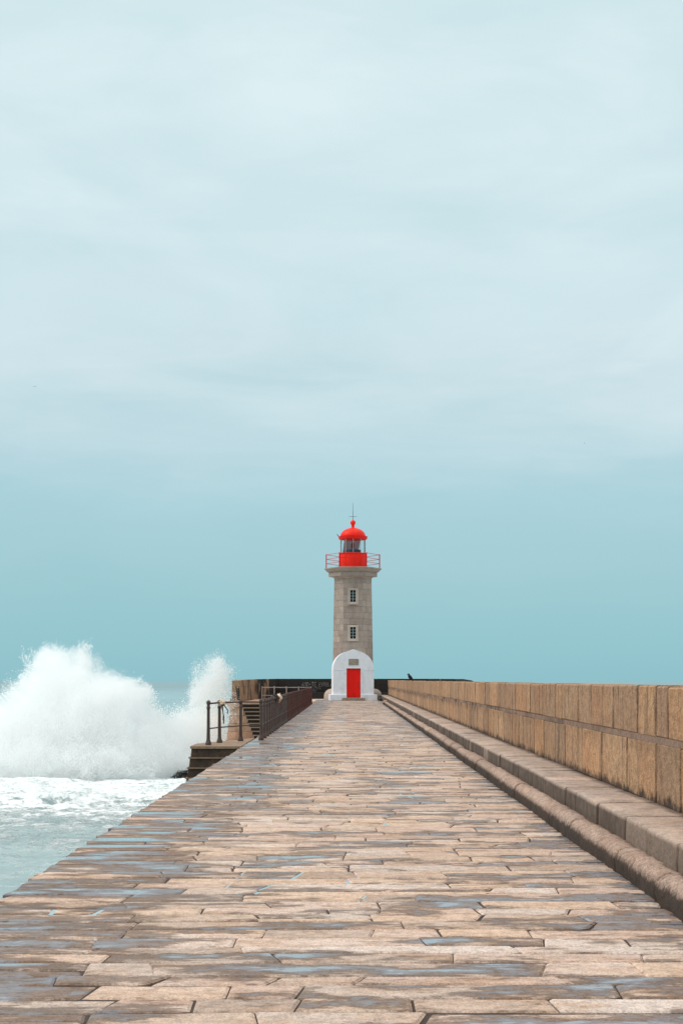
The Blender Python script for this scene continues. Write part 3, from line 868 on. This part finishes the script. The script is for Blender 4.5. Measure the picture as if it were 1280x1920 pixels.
kn = blob('tied_rope', 'rope_cloth', (-3.12, 34.7, 0.985), 0.075, 3, None, (1.25, 1.1, 0.85), 0.5)
tag(kn, 'cream cloth knotted on top of the second railing post with dark straps hanging', 'cloth')
for k, (dx, l_, sw) in enumerate(((0.01, 0.5, 0.05), (0.05, 0.26, 0.10), (0.03, 0.42, 0.02))):
    MB().tube([(dx, -0.05, -0.03), (dx + sw * 0.4, -0.09, -l_ * 0.3), (dx + sw * 1.1, -0.07, -l_ * 0.65), (dx + sw, -0.06, -l_)], [0.016, 0.014, 0.012, 0.016], 6).build('strap', 'dark_strap', kn)
kn2 = blob('draped_cloth', 'rope_cloth', (-2.28, 46.2, 0.96), 0.105, 8, None, (0.8, 1.6, 1.25), 0.5)
tag(kn2, 'cream cloth draped over the long railing among the crowded posts', 'cloth')
kn3 = blob('dark_net', 'dark_strap', (-2.31, 44.3, 0.99), 0.13, 5, None, (0.8, 2.2, 0.8), 0.6)
tag(kn3, 'dark bundle of net lying on the long railing beside the cream cloth', 'net')

# ------------------------------------------------------------------ lighthouse
LX, LY = 0.26, 108.0
lh = empty('lighthouse', (LX, LY, 0), 'hexagonal granite lighthouse with red lantern room and red dome', 'lighthouse')
HEXROT = 0.0     # corners on +-X: one face looks along the pier


def hexpt(Rr, k, z_): return Vector((Rr * math.cos(PI / 3 * k), Rr * math.sin(PI / 3 * k), z_))


def RT(z_): return 1.575 + (1.415 - 1.575) * z_ / 9.3


Rt = random.Random(17)
mb = MB(); zz0 = 0.7; mb.lathe([(RT(0) - .035, 0), (RT(9.3) - 0.035, 9.3)], 6); mb.build('tower_core', 'mortar', lh)
ncourse = 19; hC = (9.27 - 0.8) / ncourse
WIN = [(7.38, 8.27), (4.62, 5.50)]
for c_ in range(ncourse):   # six faces, two or three blocks each
    z0_, z1_ = 0.8 + c_ * hC, 0.8 + (c_ + 1) * hC
    for k in range(6):
        A0, B0, A1, B1 = hexpt(RT(z0_), k, z0_), hexpt(RT(z0_), k + 1, z0_), hexpt(RT(z1_), k, z1_), hexpt(RT(z1_), k + 1, z1_)
        cuts = [0] + ([Rt.uniform(0.28, 0.72)] if (k in (0, 1, 2) or Rt.random() < 0.8) else sorted([Rt.uniform(0.22, 0.42), Rt.uniform(0.6, 0.8)])) + [1]
        win = k == 4 and any(z1_ > wz[0] and z0_ < wz[1] for wz in WIN)
        if win: cuts = [0, 0.34, 0.66, 1]
        for u0, u1 in zip(cuts[:-1], cuts[1:]):
            if win and u0 == 0.34: continue
            e = 0.003; pr_ = Rt.uniform(0, 0.006)
            nrm = ((A0 + B0) / 2); nrm.z = 0; nrm.normalize()
            P = [A0.lerp(B0, u0), A0.lerp(B0, u1), A1.lerp(B1, u1), A1.lerp(B1, u0)]
            cc_ = sum(P, Vector()) / 4
            tang = (B0 - A0).normalized()
            out_ = []
            for i, q in enumerate(P):
                sx_ = 1 if i in (0, 3) else -1; sz_ = 1 if i < 2 else -1
                out_.append(q + tang * (e * sx_) + Vector((0, 0, e * sz_)))
            front = [q + nrm * (pr_) + tang * (0.012 * (1 if i in (0, 3) else -1)) + Vector((0, 0, 0.012 * (1 if i < 2 else -1))) for i, q in enumerate(out_)]
            mid = [q + nrm * (pr_ - 0.012) for q in out_]; back = [q - nrm * 0.10 for q in out_]
            vs = front + mid + back
            fs = [(0, 1, 2, 3), (11, 10, 9, 8)] + [(4 + i, 4 + (i + 1) % 4, (i + 1) % 4, i) for i in range(4)] + [(8 + i, 8 + (i + 1) % 4, 4 + (i + 1) % 4, 4 + i) for i in range(4)]
            MB().add(vs, fs).build('tower_block', 'tower_granite', lh)
# flared foot
MB().lathe([(2.2, 0), (2.2, 0.3), (2.16, 0.5), (2.05, 0.68), (1.88, 0.80), (1.66, 0.86), (1.5, 0.87)], 6).build('tower_foot', 'trim_granite', lh)
# cornice and gallery
MB().lathe([(1.40, 9.18), (1.43, 9.22), (1.47, 9.27), (1.56, 9.31), (1.70, 9.34)], 6).build('cornice_neck', 'tower_granite', lh)
MB().lathe([(1.84, 9.342), (1.84, 9.64), (1.80, 9.66)], 6).build('cornice_band', 'tower_granite', lh)
MB().lathe([(1.84, 9.662), (1.93, 9.70), (2.03, 9.78), (2.10, 9.88), (2.17, 9.91), (2.17, 9.99), (2.13, 10.0)], 6).build('gallery_slab', 'tower_granite', lh)
# windows in the face that looks along the pier
for wz in WIN:
    zm = (wz[0] + wz[1]) / 2
    yf = -RT(zm) * math.cos(PI / 6) - 0.0
    root = empty('window', (0, yf, wz[0])); root.parent = lh
    ww, wh = 0.43, wz[1] - wz[0]
    fm = MB()
    for bx in ((-0.40, -ww / 2, -0.13, wh + 0.14), (ww / 2, 0.40, -0.13, wh + 0.14), (-ww / 2, ww / 2, wh, wh + 0.14), (-ww / 2, ww / 2, -0.13, 0)):
        fm.box(bx[0] + .0, bx[1], -0.045, 0.14, bx[2], bx[3])
    fm.box(-0.43, 0.43, -0.06, 0.1, -0.19, -0.132)
    fm.build('window_frame', 'trim_granite', root)
    mu = MB(); mu.box(-0.009, 0.009, 0.002, 0.024, 0, wh)
    for q in range(1, 4): mu.box(-ww / 2, ww / 2, 0.004, 0.022, wh * q / 4 - 0.008, wh * q / 4 + 0.008)
    for sx_ in (-1, 1): mu.box(sx_ * ww / 2 - 0.009, sx_ * ww / 2 + 0.009, 0.000, 0.024, 0, wh)
    mu.build('muntin', 'window_white', root)
    for q in range(4):
        for sx_ in (0, 1):
            MB().box(-ww / 2 + sx_ * ww / 2 + 0.014, sx_ * ww / 2 - 0.014, 0.012, 0.018, wh * q / 4 + 0.012, wh * (q + 1) / 4 - 0.012).build('pane', 'dark_glass', root)
# lantern
ZL = 10.0
o = MB().lathe([(1.06, ZL), (1.06, ZL + 0.06), (1.03, ZL + 0.08), (1.03, 11.05), (1.07, 11.07), (1.07, 11.13), (0.9, 11.14)], 48).build('lantern_base', 'red_paint', lh); sm30(o)
for k in range(10):
    a_ = 2 * PI * (k + 0.25) / 10 - PI / 2 - 2 * PI * 0.25 / 10
    mb = MB().box(-0.05, 0.05, -0.022, 0.02, ZL + 0.08, 11.06); mb.xf(lambda q: Matrix.Rotation(a_ + PI / 2, 3, 'Z') @ (q + Vector((0, -1.035, 0))))
    mb.build('base_rib', 'red_paint', lh)
o = MB().lathe([(0.955, 11.14), (0.955, 12.2)], 48, cap=False).build('lantern_glass', 'lantern_glass', lh, True)
for k in range(10):
    a_ = 2 * PI * k / 10 + PI / 2 + 0.02
    MB().tube([(0.965 * math.cos(a_), 0.965 * math.sin(a_), 11.13), (0.965 * math.cos(a_), 0.965 * math.sin(a_), 12.21)], 0.014, 6).build('glazing_bar', 'window_white', lh)
o = MB().lathe([(0.98, 12.18), (1.06, 12.2), (1.10, 12.36), (1.12, 12.40), (0.98, 12.42)], 48).build('roof_gutter', 'red_door_paint', lh); sm30(o)
dome = [(0.955 * math.cos(a_), 12.42 + 0.66 * math.sin(a_)) for a_ in np.linspace(0, 1.36, 14)]
o = MB().lathe([(1.0, 12.415)] + dome, 48).build('dome', 'red_paint', lh); sm30(o, 50)
fin = [(0.17, 13.05), (0.15, 13.10), (0.10, 13.12), (0.10, 13.18), (0.14, 13.2), (0.14, 13.24), (0.10, 13.26)] + [(0.205 * math.cos(a_), 13.46 + 0.205 * math.sin(a_)) for a_ in np.linspace(-1.05, 1.5, 10)]
o = MB().lathe(fin, 24).build('finial', 'red_paint', lh); sm30(o, 50)
rod = MB().tube([(0, 0, 13.6), (0, 0, 14.3), (0, 0, 15.0)], [0.026, 0.018, 0.008], 6)
rod.tube([(-0.30, 0, 13.93), (0.30, 0, 13.93)], 0.014, 6); rod.tube([(0, -0.3, 13.93), (0, 0.3, 13.93)], 0.014, 6)
rod.build('lightning_rod', 'rod_metal', lh)
MB().tube([(-1.02, -0.2, 12.32), (-1.2, -0.22, 12.56)], 0.03, 6).build('gutter_spout', 'rod_metal', lh)
# inside the lantern
MB().lathe([(0.62, 11.1), (0.62, 11.38), (0.58, 11.4)], 24).build('lens_pedestal', 'teal_metal', lh)
o = MB().lathe([(0.05, 11.4), (0.05, 11.5), (0.12, 11.52), (0.13, 11.72), (0.13, 11.86), (0.09, 11.95), (0.03, 11.98)], 16).build('lamp_optic', 'lamp_red', lh); sm30(o)
bl = MB(); aa = np.linspace(0.30 * PI, 0.80 * PI, 12)
vs = []
for j, zq in enumerate((11.15, 12.18)):
    for a_ in aa:
        a2 = a_ + (0.18 if j == 0 else -0.10)
        vs.append((0.88 * math.cos(a2), 0.88 * math.sin(a2), zq))
n = len(aa); bl.add(vs, [(i, i + 1, n + i + 1, n + i) for i in range(n - 1)])
o = bl.build('blind', 'grey_blind', lh); so = o.modifiers.new('thickness', 'SOLIDIFY'); so.thickness = 0.01
# gallery railing
gr = empty('gallery_railing', (0, 0, ZL)); gr.parent = lh
for k in range(6):
    q = hexpt(2.02, k, 0)
    MB().tube([(q.x, q.y, 0), (q.x, q.y, 1.06)], 0.042, 8).build('post', 'crimson_rail_paint', gr)
    q2 = hexpt(2.02, k + 1, 0)
    for hz in (0.35, 0.68, 1.02):
        MB().tube([(q.x, q.y, hz), (q2.x, q2.y, hz)], 0.021, 6).build('rail', 'crimson_rail_paint', gr)

# ------------------------------------------------------------------ white porch (turned a few degrees)
po = empty('porch', (0.30, 105.0, 0), 'white rendered arched porch with bright red door at the foot of the lighthouse', 'porch')
po.rotation_euler = (0, 0, math.radians(4.0))
hw, zsp, ztop = 1.50, 2.30, 3.80
arc = []
for k in range(17):
    u = k / 16
    a_ = PI * (1 - u)
    x_ = hw * math.cos(a_); zz_ = zsp + (ztop - zsp - 0.10) * math.sin(a_) ** 0.92 + 0.10 * max(0, 1 - abs(x_) / 0.35)
    arc.append((x_, zz_))
outl = [(-hw, 0.42)] + arc + [(hw, 0.42)]
DW, DZ0, DZ1 = 0.52, 0.20, 2.38
# front wall with a door opening: ring between outline and opening
f_y, depth = 0.0, 2.2
opening = [(-DW, 0.42), (-DW, DZ1), (DW, DZ1), (DW, 0.42)]
mb = MB()
front = [(x_, f_y, z_) for x_, z_ in outl]; nO = len(outl)
mb.v = front + [(x_, f_y + depth, z_) for x_, z_ in outl] + [(x_, f_y, z_) for x_, z_ in opening] + [(x_, f_y + 0.25, z_) for x_, z_ in opening]
o0, o1 = 2 * nO, 2 * nO + 4
mid_ = nO // 2
mb.f = [(i, i + 1, nO + i + 1, nO + i) for i in range(nO - 1)]
mb.f.append(tuple(range(0, mid_ + 1)) + (o0 + 1, o0))
mb.f.append(tuple(range(mid_, nO)) + (o0 + 3, o0 + 2)); mb.f.append((mid_, o0 + 2, o0 + 1))
mb.f += [(o0, o0 + 1, o1 + 1, o1), (o0 + 1, o0 + 2, o1 + 2, o1 + 1), (o0 + 2, o0 + 3, o1 + 3, o1 + 2), (o1, o1 + 1, o1 + 2, o1 + 3)]
mb.build('porch_shell', 'white_render', po)
for sx_ in (-1, 1):
    xa, xb = (-1.74, -DW) if sx_ < 0 else (DW, 1.74)
    MB().box(xa, xb, -0.14, depth, 0, 0.44, 0.012).build('plinth', 'white_render', po)
    xa, xb = (-hw + 0.02, -DW - 0.22) if sx_ < 0 else (DW + 0.22, hw - 0.02)
    MB().box(xa, xb, -0.022, 0.02, 2.26, 2.29).build('string_course', 'white_render', po)
    xa, xb = (-DW - 0.10, -DW) if sx_ < 0 else (DW, DW + 0.10)
    MB().box(xa, xb, -0.03, 0.1, 0.44, DZ1 + 0.05).build('door_surround', 'white_render', po)
    xa, xb = (-DW - 0.2, -DW - 0.10) if sx_ < 0 else (DW + 0.10, DW + 0.2)
    MB().box(xa, xb, -0.05, 0.02, 2.04, 2.10).build('hinge_block', 'white_render', po)
MB().box(-DW, DW, -0.028, 0.1, DZ1, DZ1 + 0.06).build('door_lintel', 'white_render', po)
dr = MB().box(-DW, DW, 0.06, 0.12, DZ0, DZ1).build('door', 'red_door_paint', po)
for sx_ in (-1, 1):
    MB().box(-0.47 if sx_ < 0 else 0.03, -0.03 if sx_ < 0 else 0.47, 0.05, 0.062, DZ0 + 0.1, DZ1 - 0.1, 0.008).build('door_panel', 'red_door_paint', dr)
MB().tube([(0.40, 0.02, 1.18), (0.40, 0.0, 1.18), (0.40, -0.005, 1.28), (0.40, 0.03, 1.30)], 0.014, 6).build('handle', 'rod_metal', dr)
MB().box(0.36, 0.44, 0.04, 0.056, 1.05, 1.12).build('keyhole_plate', 'rod_metal', dr)
MB().box(-0.86, 0.80, -0.55, 0.06, 0.0, 0.21, 0.015).build('door_step', 'plaque_stone', po)
pq = MB().box(-0.37, 0.37, -0.035, 0.02, 2.62, 3.08, 0.01).build('plaque', 'plaque_stone', po)
fr_ = MB()
for q in range(4): fr_.box(-0.27 + 0.04 * (q % 2), 0.27 - 0.03 * (q % 3), -0.039, -0.03, 2.96 - q * 0.09, 2.975 - q * 0.09)
fr_.build('carved_line', 'trim_granite', pq)


# ------------------------------------------------------------------ birds
def skin(name, joints, radii, edges, m, parent=None, sub=2):
    me = bpy.data.meshes.new(name); me.from_pydata(joints, edges, []); me.update()
    o = bpy.data.objects.new(name, me); COL.objects.link(o)
    md = o.modifiers.new('skin', 'SKIN'); md.use_smooth_shade = True
    for i, r_ in enumerate(radii): me.skin_vertices[0].data[i].radius = (r_, r_) if not isinstance(r_, tuple) else r_
    me.skin_vertices[0].data[0].use_root = True
    sb = o.modifiers.new('sub', 'SUBSURF'); sb.levels = sb.render_levels = sub
    me.materials.append(MAT[m])
    if parent: o.parent = parent
    return o


crow = empty('crow', (3.02, 71.6, 1.50), 'black crow perched on top of the parapet wall looking out to sea', 'bird')
MB().tube([(0.235, 0, -0.055), (0.19, 0, -0.01), (0.14, 0, 0.05), (0.09, 0, 0.105), (0.035, 0, 0.165), (-0.005, 0, 0.215), (-0.028, 0, 0.26), (-0.038, 0, 0.295), (-0.045, 0, 0.325), (-0.055, 0, 0.352), (-0.06, 0, 0.366)],
          [0.014, 0.026, 0.046, 0.072, 0.090, 0.086, 0.066, 0.050, 0.052, 0.036, 0.006], 14).build('body', 'feather_black', crow, True)
MB().tube([(-0.075, 0, 0.328), (-0.11, 0, 0.322), (-0.155, 0, 0.31)], [0.022, 0.015, 0.003], 8).build('beak', 'beak', crow, True)
for s_y in (-1, 1):
    MB().tube([(0.0, s_y * 0.03, 0.13), (-0.005, s_y * 0.03, 0.06), (0.0, s_y * 0.03, 0.0), (-0.05, s_y * 0.03, 0.004)], [0.02, 0.008, 0.007, 0.005], 6).build('leg', 'beak', crow)
    wv_ = MB().add([(-0.02, s_y * 0.076, 0.26), (0.05, s_y * 0.086, 0.22), (0.12, s_y * 0.070, 0.12), (0.215, s_y * 0.028, 0.0), (0.08, s_y * 0.078, 0.07), (0.0, s_y * 0.09, 0.14)], [(0, 1, 2, 3, 4, 5)])
    o = wv_.build('wing', 'feather_black', crow); so = o.modifiers.new('thickness', 'SOLIDIFY'); so.thickness = 0.016


def gull(x_, y_, px, py, sc_, lab, rz):
    sx_ = (px - 655) / 2667 * y_; sz_ = H + (1274 - py) / 2667 * y_
    r_ = empty('gull', (sx_, y_, sz_), lab, 'bird', 'gulls in the sky'); r_.rotation_euler = (0.2, 0, rz); r_.scale = (sc_,) * 3
    skin('body', [(0, 0, 0), (0, 0.18, 0.01), (0, 0.27, 0.03), (0, -0.2, 0), (0, -0.32, 0)], [0.07, 0.05, 0.04, 0.05, (0.06, 0.01)], [(0, 1), (1, 2), (0, 3), (3, 4)], 'feather_grey', r_, 1)
    for s in (-1, 1):
        o = MB().add([(s * 0.04, 0.08, 0.03), (s * 0.3, 0.13, 0.14), (s * 0.66, 0.0, 0.02), (s * 0.34, -0.04, 0.12), (s * 0.04, -0.12, 0.02)], [(0, 1, 3, 4), (1, 2, 3)]).build('wing', 'feather_grey', r_)
        so = o.modifiers.new('thickness', 'SOLIDIFY'); so.thickness = 0.02


gull(0, 190, 65, 725, 0.55, 'tiny grey gull gliding in the open sky above the spray', 0.5)
gull(0, 260, 1095, 831, 0.45, 'faint distant gull flying above the tan parapet wall', 1.2)

# ------------------------------------------------------------------ breaking wave: spray cloud, droplets, rocks
F = 2667.0
# plumes: (pixel-free) world metres: x, y, z, radius x, y, z, weight
WV = []


def W(px, py, y_, rx, rz, wgt=1.0, ry=None):
    WV.append(((px - 655) / F * y_, y_, H + (1274 - py) / F * y_, rx, ry or rx, rz, wgt))


W(105, 1262, 97, 1.2, 1.5, 1.0); W(90, 1285, 97, 1.5, 1.7, 1.0); W(152, 1262, 96, 1.1, 1.6, 0.95); W(158, 1235, 96, 0.55, 1.0, 0.85); W(98, 1236, 97, 0.85, 0.8, 0.85)
W(130, 1315, 97, 2.3, 2.0); W(70, 1335, 97, 2.0, 1.8); W(35, 1360, 98, 2.0, 1.6); W(-5, 1390, 98, 2.4, 2.0); W(-70, 1400, 99, 3.0, 2.2)
W(185, 1315, 95, 1.6, 1.6); W(228, 1318, 95, 1.5, 1.2); W(258, 1304, 95, 0.8, 0.8, 0.9); W(225, 1350, 96, 2.1, 2.0); W(160, 1365, 97, 3.2, 2.5)
W(90, 1395, 96, 3.2, 2.4); W(30, 1418, 97, 3.0, 1.8); W(230, 1395, 95, 2.6, 2.2); W(280, 1400, 96, 1.9, 1.5, 0.8); W(330, 1408, 96, 1.9, 1.6, 0.8)
W(110, 1432, 95, 4.0, 1.5); W(200, 1434, 94, 3.2, 1.3); W(290, 1432, 95, 2.8, 1.4); W(340, 1428, 96, 1.7, 1.5, 0.85); W(-30, 1440, 96, 3.4, 1.3)
W(382, 1345, 104, 1.2, 2.0, 0.55); W(365, 1385, 101, 1.6, 1.6, 0.7); W(400, 1375, 104, 1.1, 1.8, 0.65); W(390, 1300, 105, 1.1, 1.9, 0.50); W(403, 1258, 105, 0.9, 1.4, 0.48); W(416, 1305, 106, 1.1, 2.0, 0.44)
W(352, 1350, 102, 1.3, 1.5, 0.42); W(420, 1268, 106, 1.0, 1.4, 0.36); W(375, 1290, 104.5, 0.9, 1.4, 0.38); W(432, 1330, 98.5, 0.9, 1.8, 0.30); W(325, 1385, 98, 1.6, 1.3, 0.6); W(400, 1405, 103, 1.4, 1.8, 0.7); W(348, 1408, 99, 1.6, 1.8, 0.72)
BX0, BX1, BY0, BY1, BZ0, BZ1 = -33.0, -7.6, 88.0, 112.0, SEA - 0.1, 5.4


def field_np(P):
    s = np.zeros(len(P))
    for (x, y, z_, rx, ry, rz, wg) in WV:
        d2 = ((P[:, 0] - x) / rx) ** 2 + ((P[:, 1] - y) / ry) ** 2 + ((P[:, 2] - z_) / rz) ** 2
        s += wg * np.exp(-d2 * 1.3)
    return s


W(160, 1230, 95.5, 0.32, 1.3, 0.8); W(90, 1228, 97, 0.42, 0.9, 0.8); W(122, 1236, 96.5, 0.5, 0.8, 0.7); W(268, 1288, 95, 0.7, 0.5, 0.8); W(66, 1275, 97.5, 0.7, 1.1, 0.7)
BASE = ((175 - 655) / 2667 * 95, 95.5, SEA - 0.5)


def spray_group(name):
    ng = bpy.data.node_groups.new(name, 'GeometryNodeTree')
    ng.interface.new_socket('Geometry', in_out='INPUT', socket_type='NodeSocketGeometry')
    ng.interface.new_socket('Geometry', in_out='OUTPUT', socket_type='NodeSocketGeometry')
    G = NT(ng)
    go = G.n.new('NodeGroupOutput')
    P0 = G.n.new('GeometryNodeInputPosition').outputs[0]

    def nz(sc_, det, ro, vec=P0):
        n = G.n.new('ShaderNodeTexNoise'); n.inputs['Scale'].default_value = sc_; n.inputs['Detail'].default_value = det; n.inputs['Roughness'].default_value = ro
        G.put(n.inputs['Vector'], vec); return n
    nz1 = nz(0.5, 5, 0.62); nz2 = nz(1.7, 4, 0.65)
    wv1 = G.vmath('MULTIPLY', G.vmath('SUBTRACT', nz1.outputs['Color'], (0.5, 0.5, 0.5)), (2.6, 2.6, 2.6))
    wv2 = G.vmath('MULTIPLY', G.vmath('SUBTRACT', nz2.outputs['Color'], (0.5, 0.5, 0.5)), (1.6, 1.6, 1.6))
    Pw = G.vmath('ADD', P0, G.vmath('ADD', wv1, wv2))
    acc = None
    for (x, y, z_, rx, ry, rz, wg) in WV:
        dv = G.vmath('DIVIDE', G.vmath('SUBTRACT', Pw, (x, y, z_)), (rx, ry, rz))
        e = G.math('MULTIPLY', G.math('EXPONENT', G.math('MULTIPLY', G.vmath('DOT_PRODUCT', dv, dv), -1.3)), wg)
        acc = e if acc is None else G.math('ADD', acc, e)
    rd = G.vmath('NORMALIZE', G.vmath('SUBTRACT', P0, BASE))
    nz3 = nz(6.5, 5, 0.65, G.vmath('ADD', rd, G.vmath('MULTIPLY', P0, (0.02, 0.02, 0.02))))
    acc = G.math('MULTIPLY', acc, G.mapr(nz3.outputs[0], 0.30, 0.70, 0.30, 1.55))
    return ng, G, go, acc, nz2


def volume_cube(G, dens, res):
    vc = G.n.new('GeometryNodeVolumeCube')
    G.put(vc.inputs['Density'], dens); vc.inputs['Min'].default_value = (BX0, BY0, BZ0); vc.inputs['Max'].default_value = (BX1, BY1, BZ1 + 1.0)
    for k_, n_ in zip(('Resolution X', 'Resolution Y', 'Resolution Z'), res): vc.inputs[k_].default_value = n_
    return vc


ng, G, go, acc, nz2 = spray_group('spray_cloud')
dens = G.mapr(acc, 0.29, 0.95, 0.0, 1.0)
dens = G.math('MULTIPLY', G.math('POWER', dens, 1.4), G.mapr(nz2.outputs[0], 0.30, 0.65, 0.30, 1.45))
vc = volume_cube(G, dens, (200, 120, 108))
m = bpy.data.materials.new('spray_mist'); m.use_nodes = True; MAT['spray_mist'] = m
t = NT(m.node_tree); t.n.clear(); out = t.new('ShaderNodeOutputMaterial')
pv = t.new('ShaderNodeVolumePrincipled'); pv.inputs['Color'].default_value = (0.997, 0.998, 0.998, 1); pv.inputs['Anisotropy'].default_value = 0.15
at = t.new('ShaderNodeAttribute', {'attribute_name': 'density'})
t.put(pv.inputs['Density'], t.math('MULTIPLY', at.outputs['Fac'], 1.8)); pv.inputs['Density Attribute'].default_value = ''
t.l.new(pv.outputs[0], out.inputs['Volume'])
smn = G.n.new('GeometryNodeSetMaterial'); G.put(smn.inputs[0], vc.outputs[0]); smn.inputs['Material'].default_value = m
G.l.new(smn.outputs[0], go.inputs[0])
vme = bpy.data.meshes.new('wave_spray'); vme.materials.append(m)
vo = bpy.data.objects.new('wave_spray', vme); COL.objects.link(vo)
md = vo.modifiers.new('spray', 'NODES'); md.node_group = ng
tag(vo, 'huge white cloud of spray from a wave bursting beyond the railing', 'wave spray', kind='stuff')

# droplets thrown out round the cloud: a shell of points where the cloud thins
t, b, out = mat('droplet_white')
b.inputs['Base Color'].default_value = (0.95, 0.97, 0.97, 1); b.inputs['Roughness'].default_value = 0.4
tl = t.new('ShaderNodeBsdfTranslucent', None, Color=(0.95, 0.98, 0.98, 1)); mx = t.new('ShaderNodeMixShader', None, i0=0.5, i1=b.outputs[0], i2=tl.outputs[0]); t.l.new(mx.outputs[0], out.inputs[0])
ng, G, go, acc, nz2 = spray_group('spray_droplets')
e1 = G.math('MULTIPLY', G.math('POWER', G.mapr(acc, 0.06, 0.34, 0.0, 1.0), 1.8), G.mapr(acc, 0.40, 0.62, 1.0, 0.0))
e1 = G.math('MULTIPLY', e1, G.mapr(nz2.outputs[0], 0.35, 0.62, 0.15, 1.3))
vc = volume_cube(G, e1, (180, 110, 100))
dp = G.n.new('GeometryNodeDistributePointsInVolume'); G.put(dp.inputs['Volume'], vc.outputs[0]); dp.inputs['Density'].default_value = 1900.0
rv = G.n.new('FunctionNodeRandomValue'); rv.data_type = 'FLOAT'; rv.inputs[2].default_value = 0.0; rv.inputs[3].default_value = 1.0
rad = G.math('MULTIPLY_ADD', G.math('POWER', rv.outputs[1], 5.0), 0.022, 0.0075)
spr = G.n.new('GeometryNodeSetPointRadius'); G.put(spr.inputs[0], dp.outputs[0]); G.put(spr.inputs['Radius'], rad)
smn = G.n.new('GeometryNodeSetMaterial'); G.put(smn.inputs[0], spr.outputs[0]); smn.inputs['Material'].default_value = MAT['droplet_white']
G.l.new(smn.outputs[0], go.inputs[0])
dme = bpy.data.meshes.new('spray_droplets'); dme.materials.append(MAT['droplet_white'])
do = bpy.data.objects.new('spray_droplets', dme); COL.objects.link(do)
md = do.modifiers.new('droplets', 'NODES'); md.node_group = ng
tag(do, 'fine white droplets flung up round the bursting wave', 'water droplets', kind='stuff')

# rocks the wave breaks on
for k, (px, py, y_, r_, lab) in enumerate(((173, 1440, 93.5, 0.75, 'dark wet rock half hidden in the base of the big wave'), (350, 1446, 93.2, 0.6, 'dark wet rock in the foam beside the stepped stone landing'))):
    sx_ = (px - 655) / F * y_
    o = blob('sea_rock', 'sea_rock', (sx_, y_, SEA + 0.25), r_, 11 + k * 3, None, (1.3, 0.9, 0.6), 0.5, 4)
    tag(o, lab, 'rock')
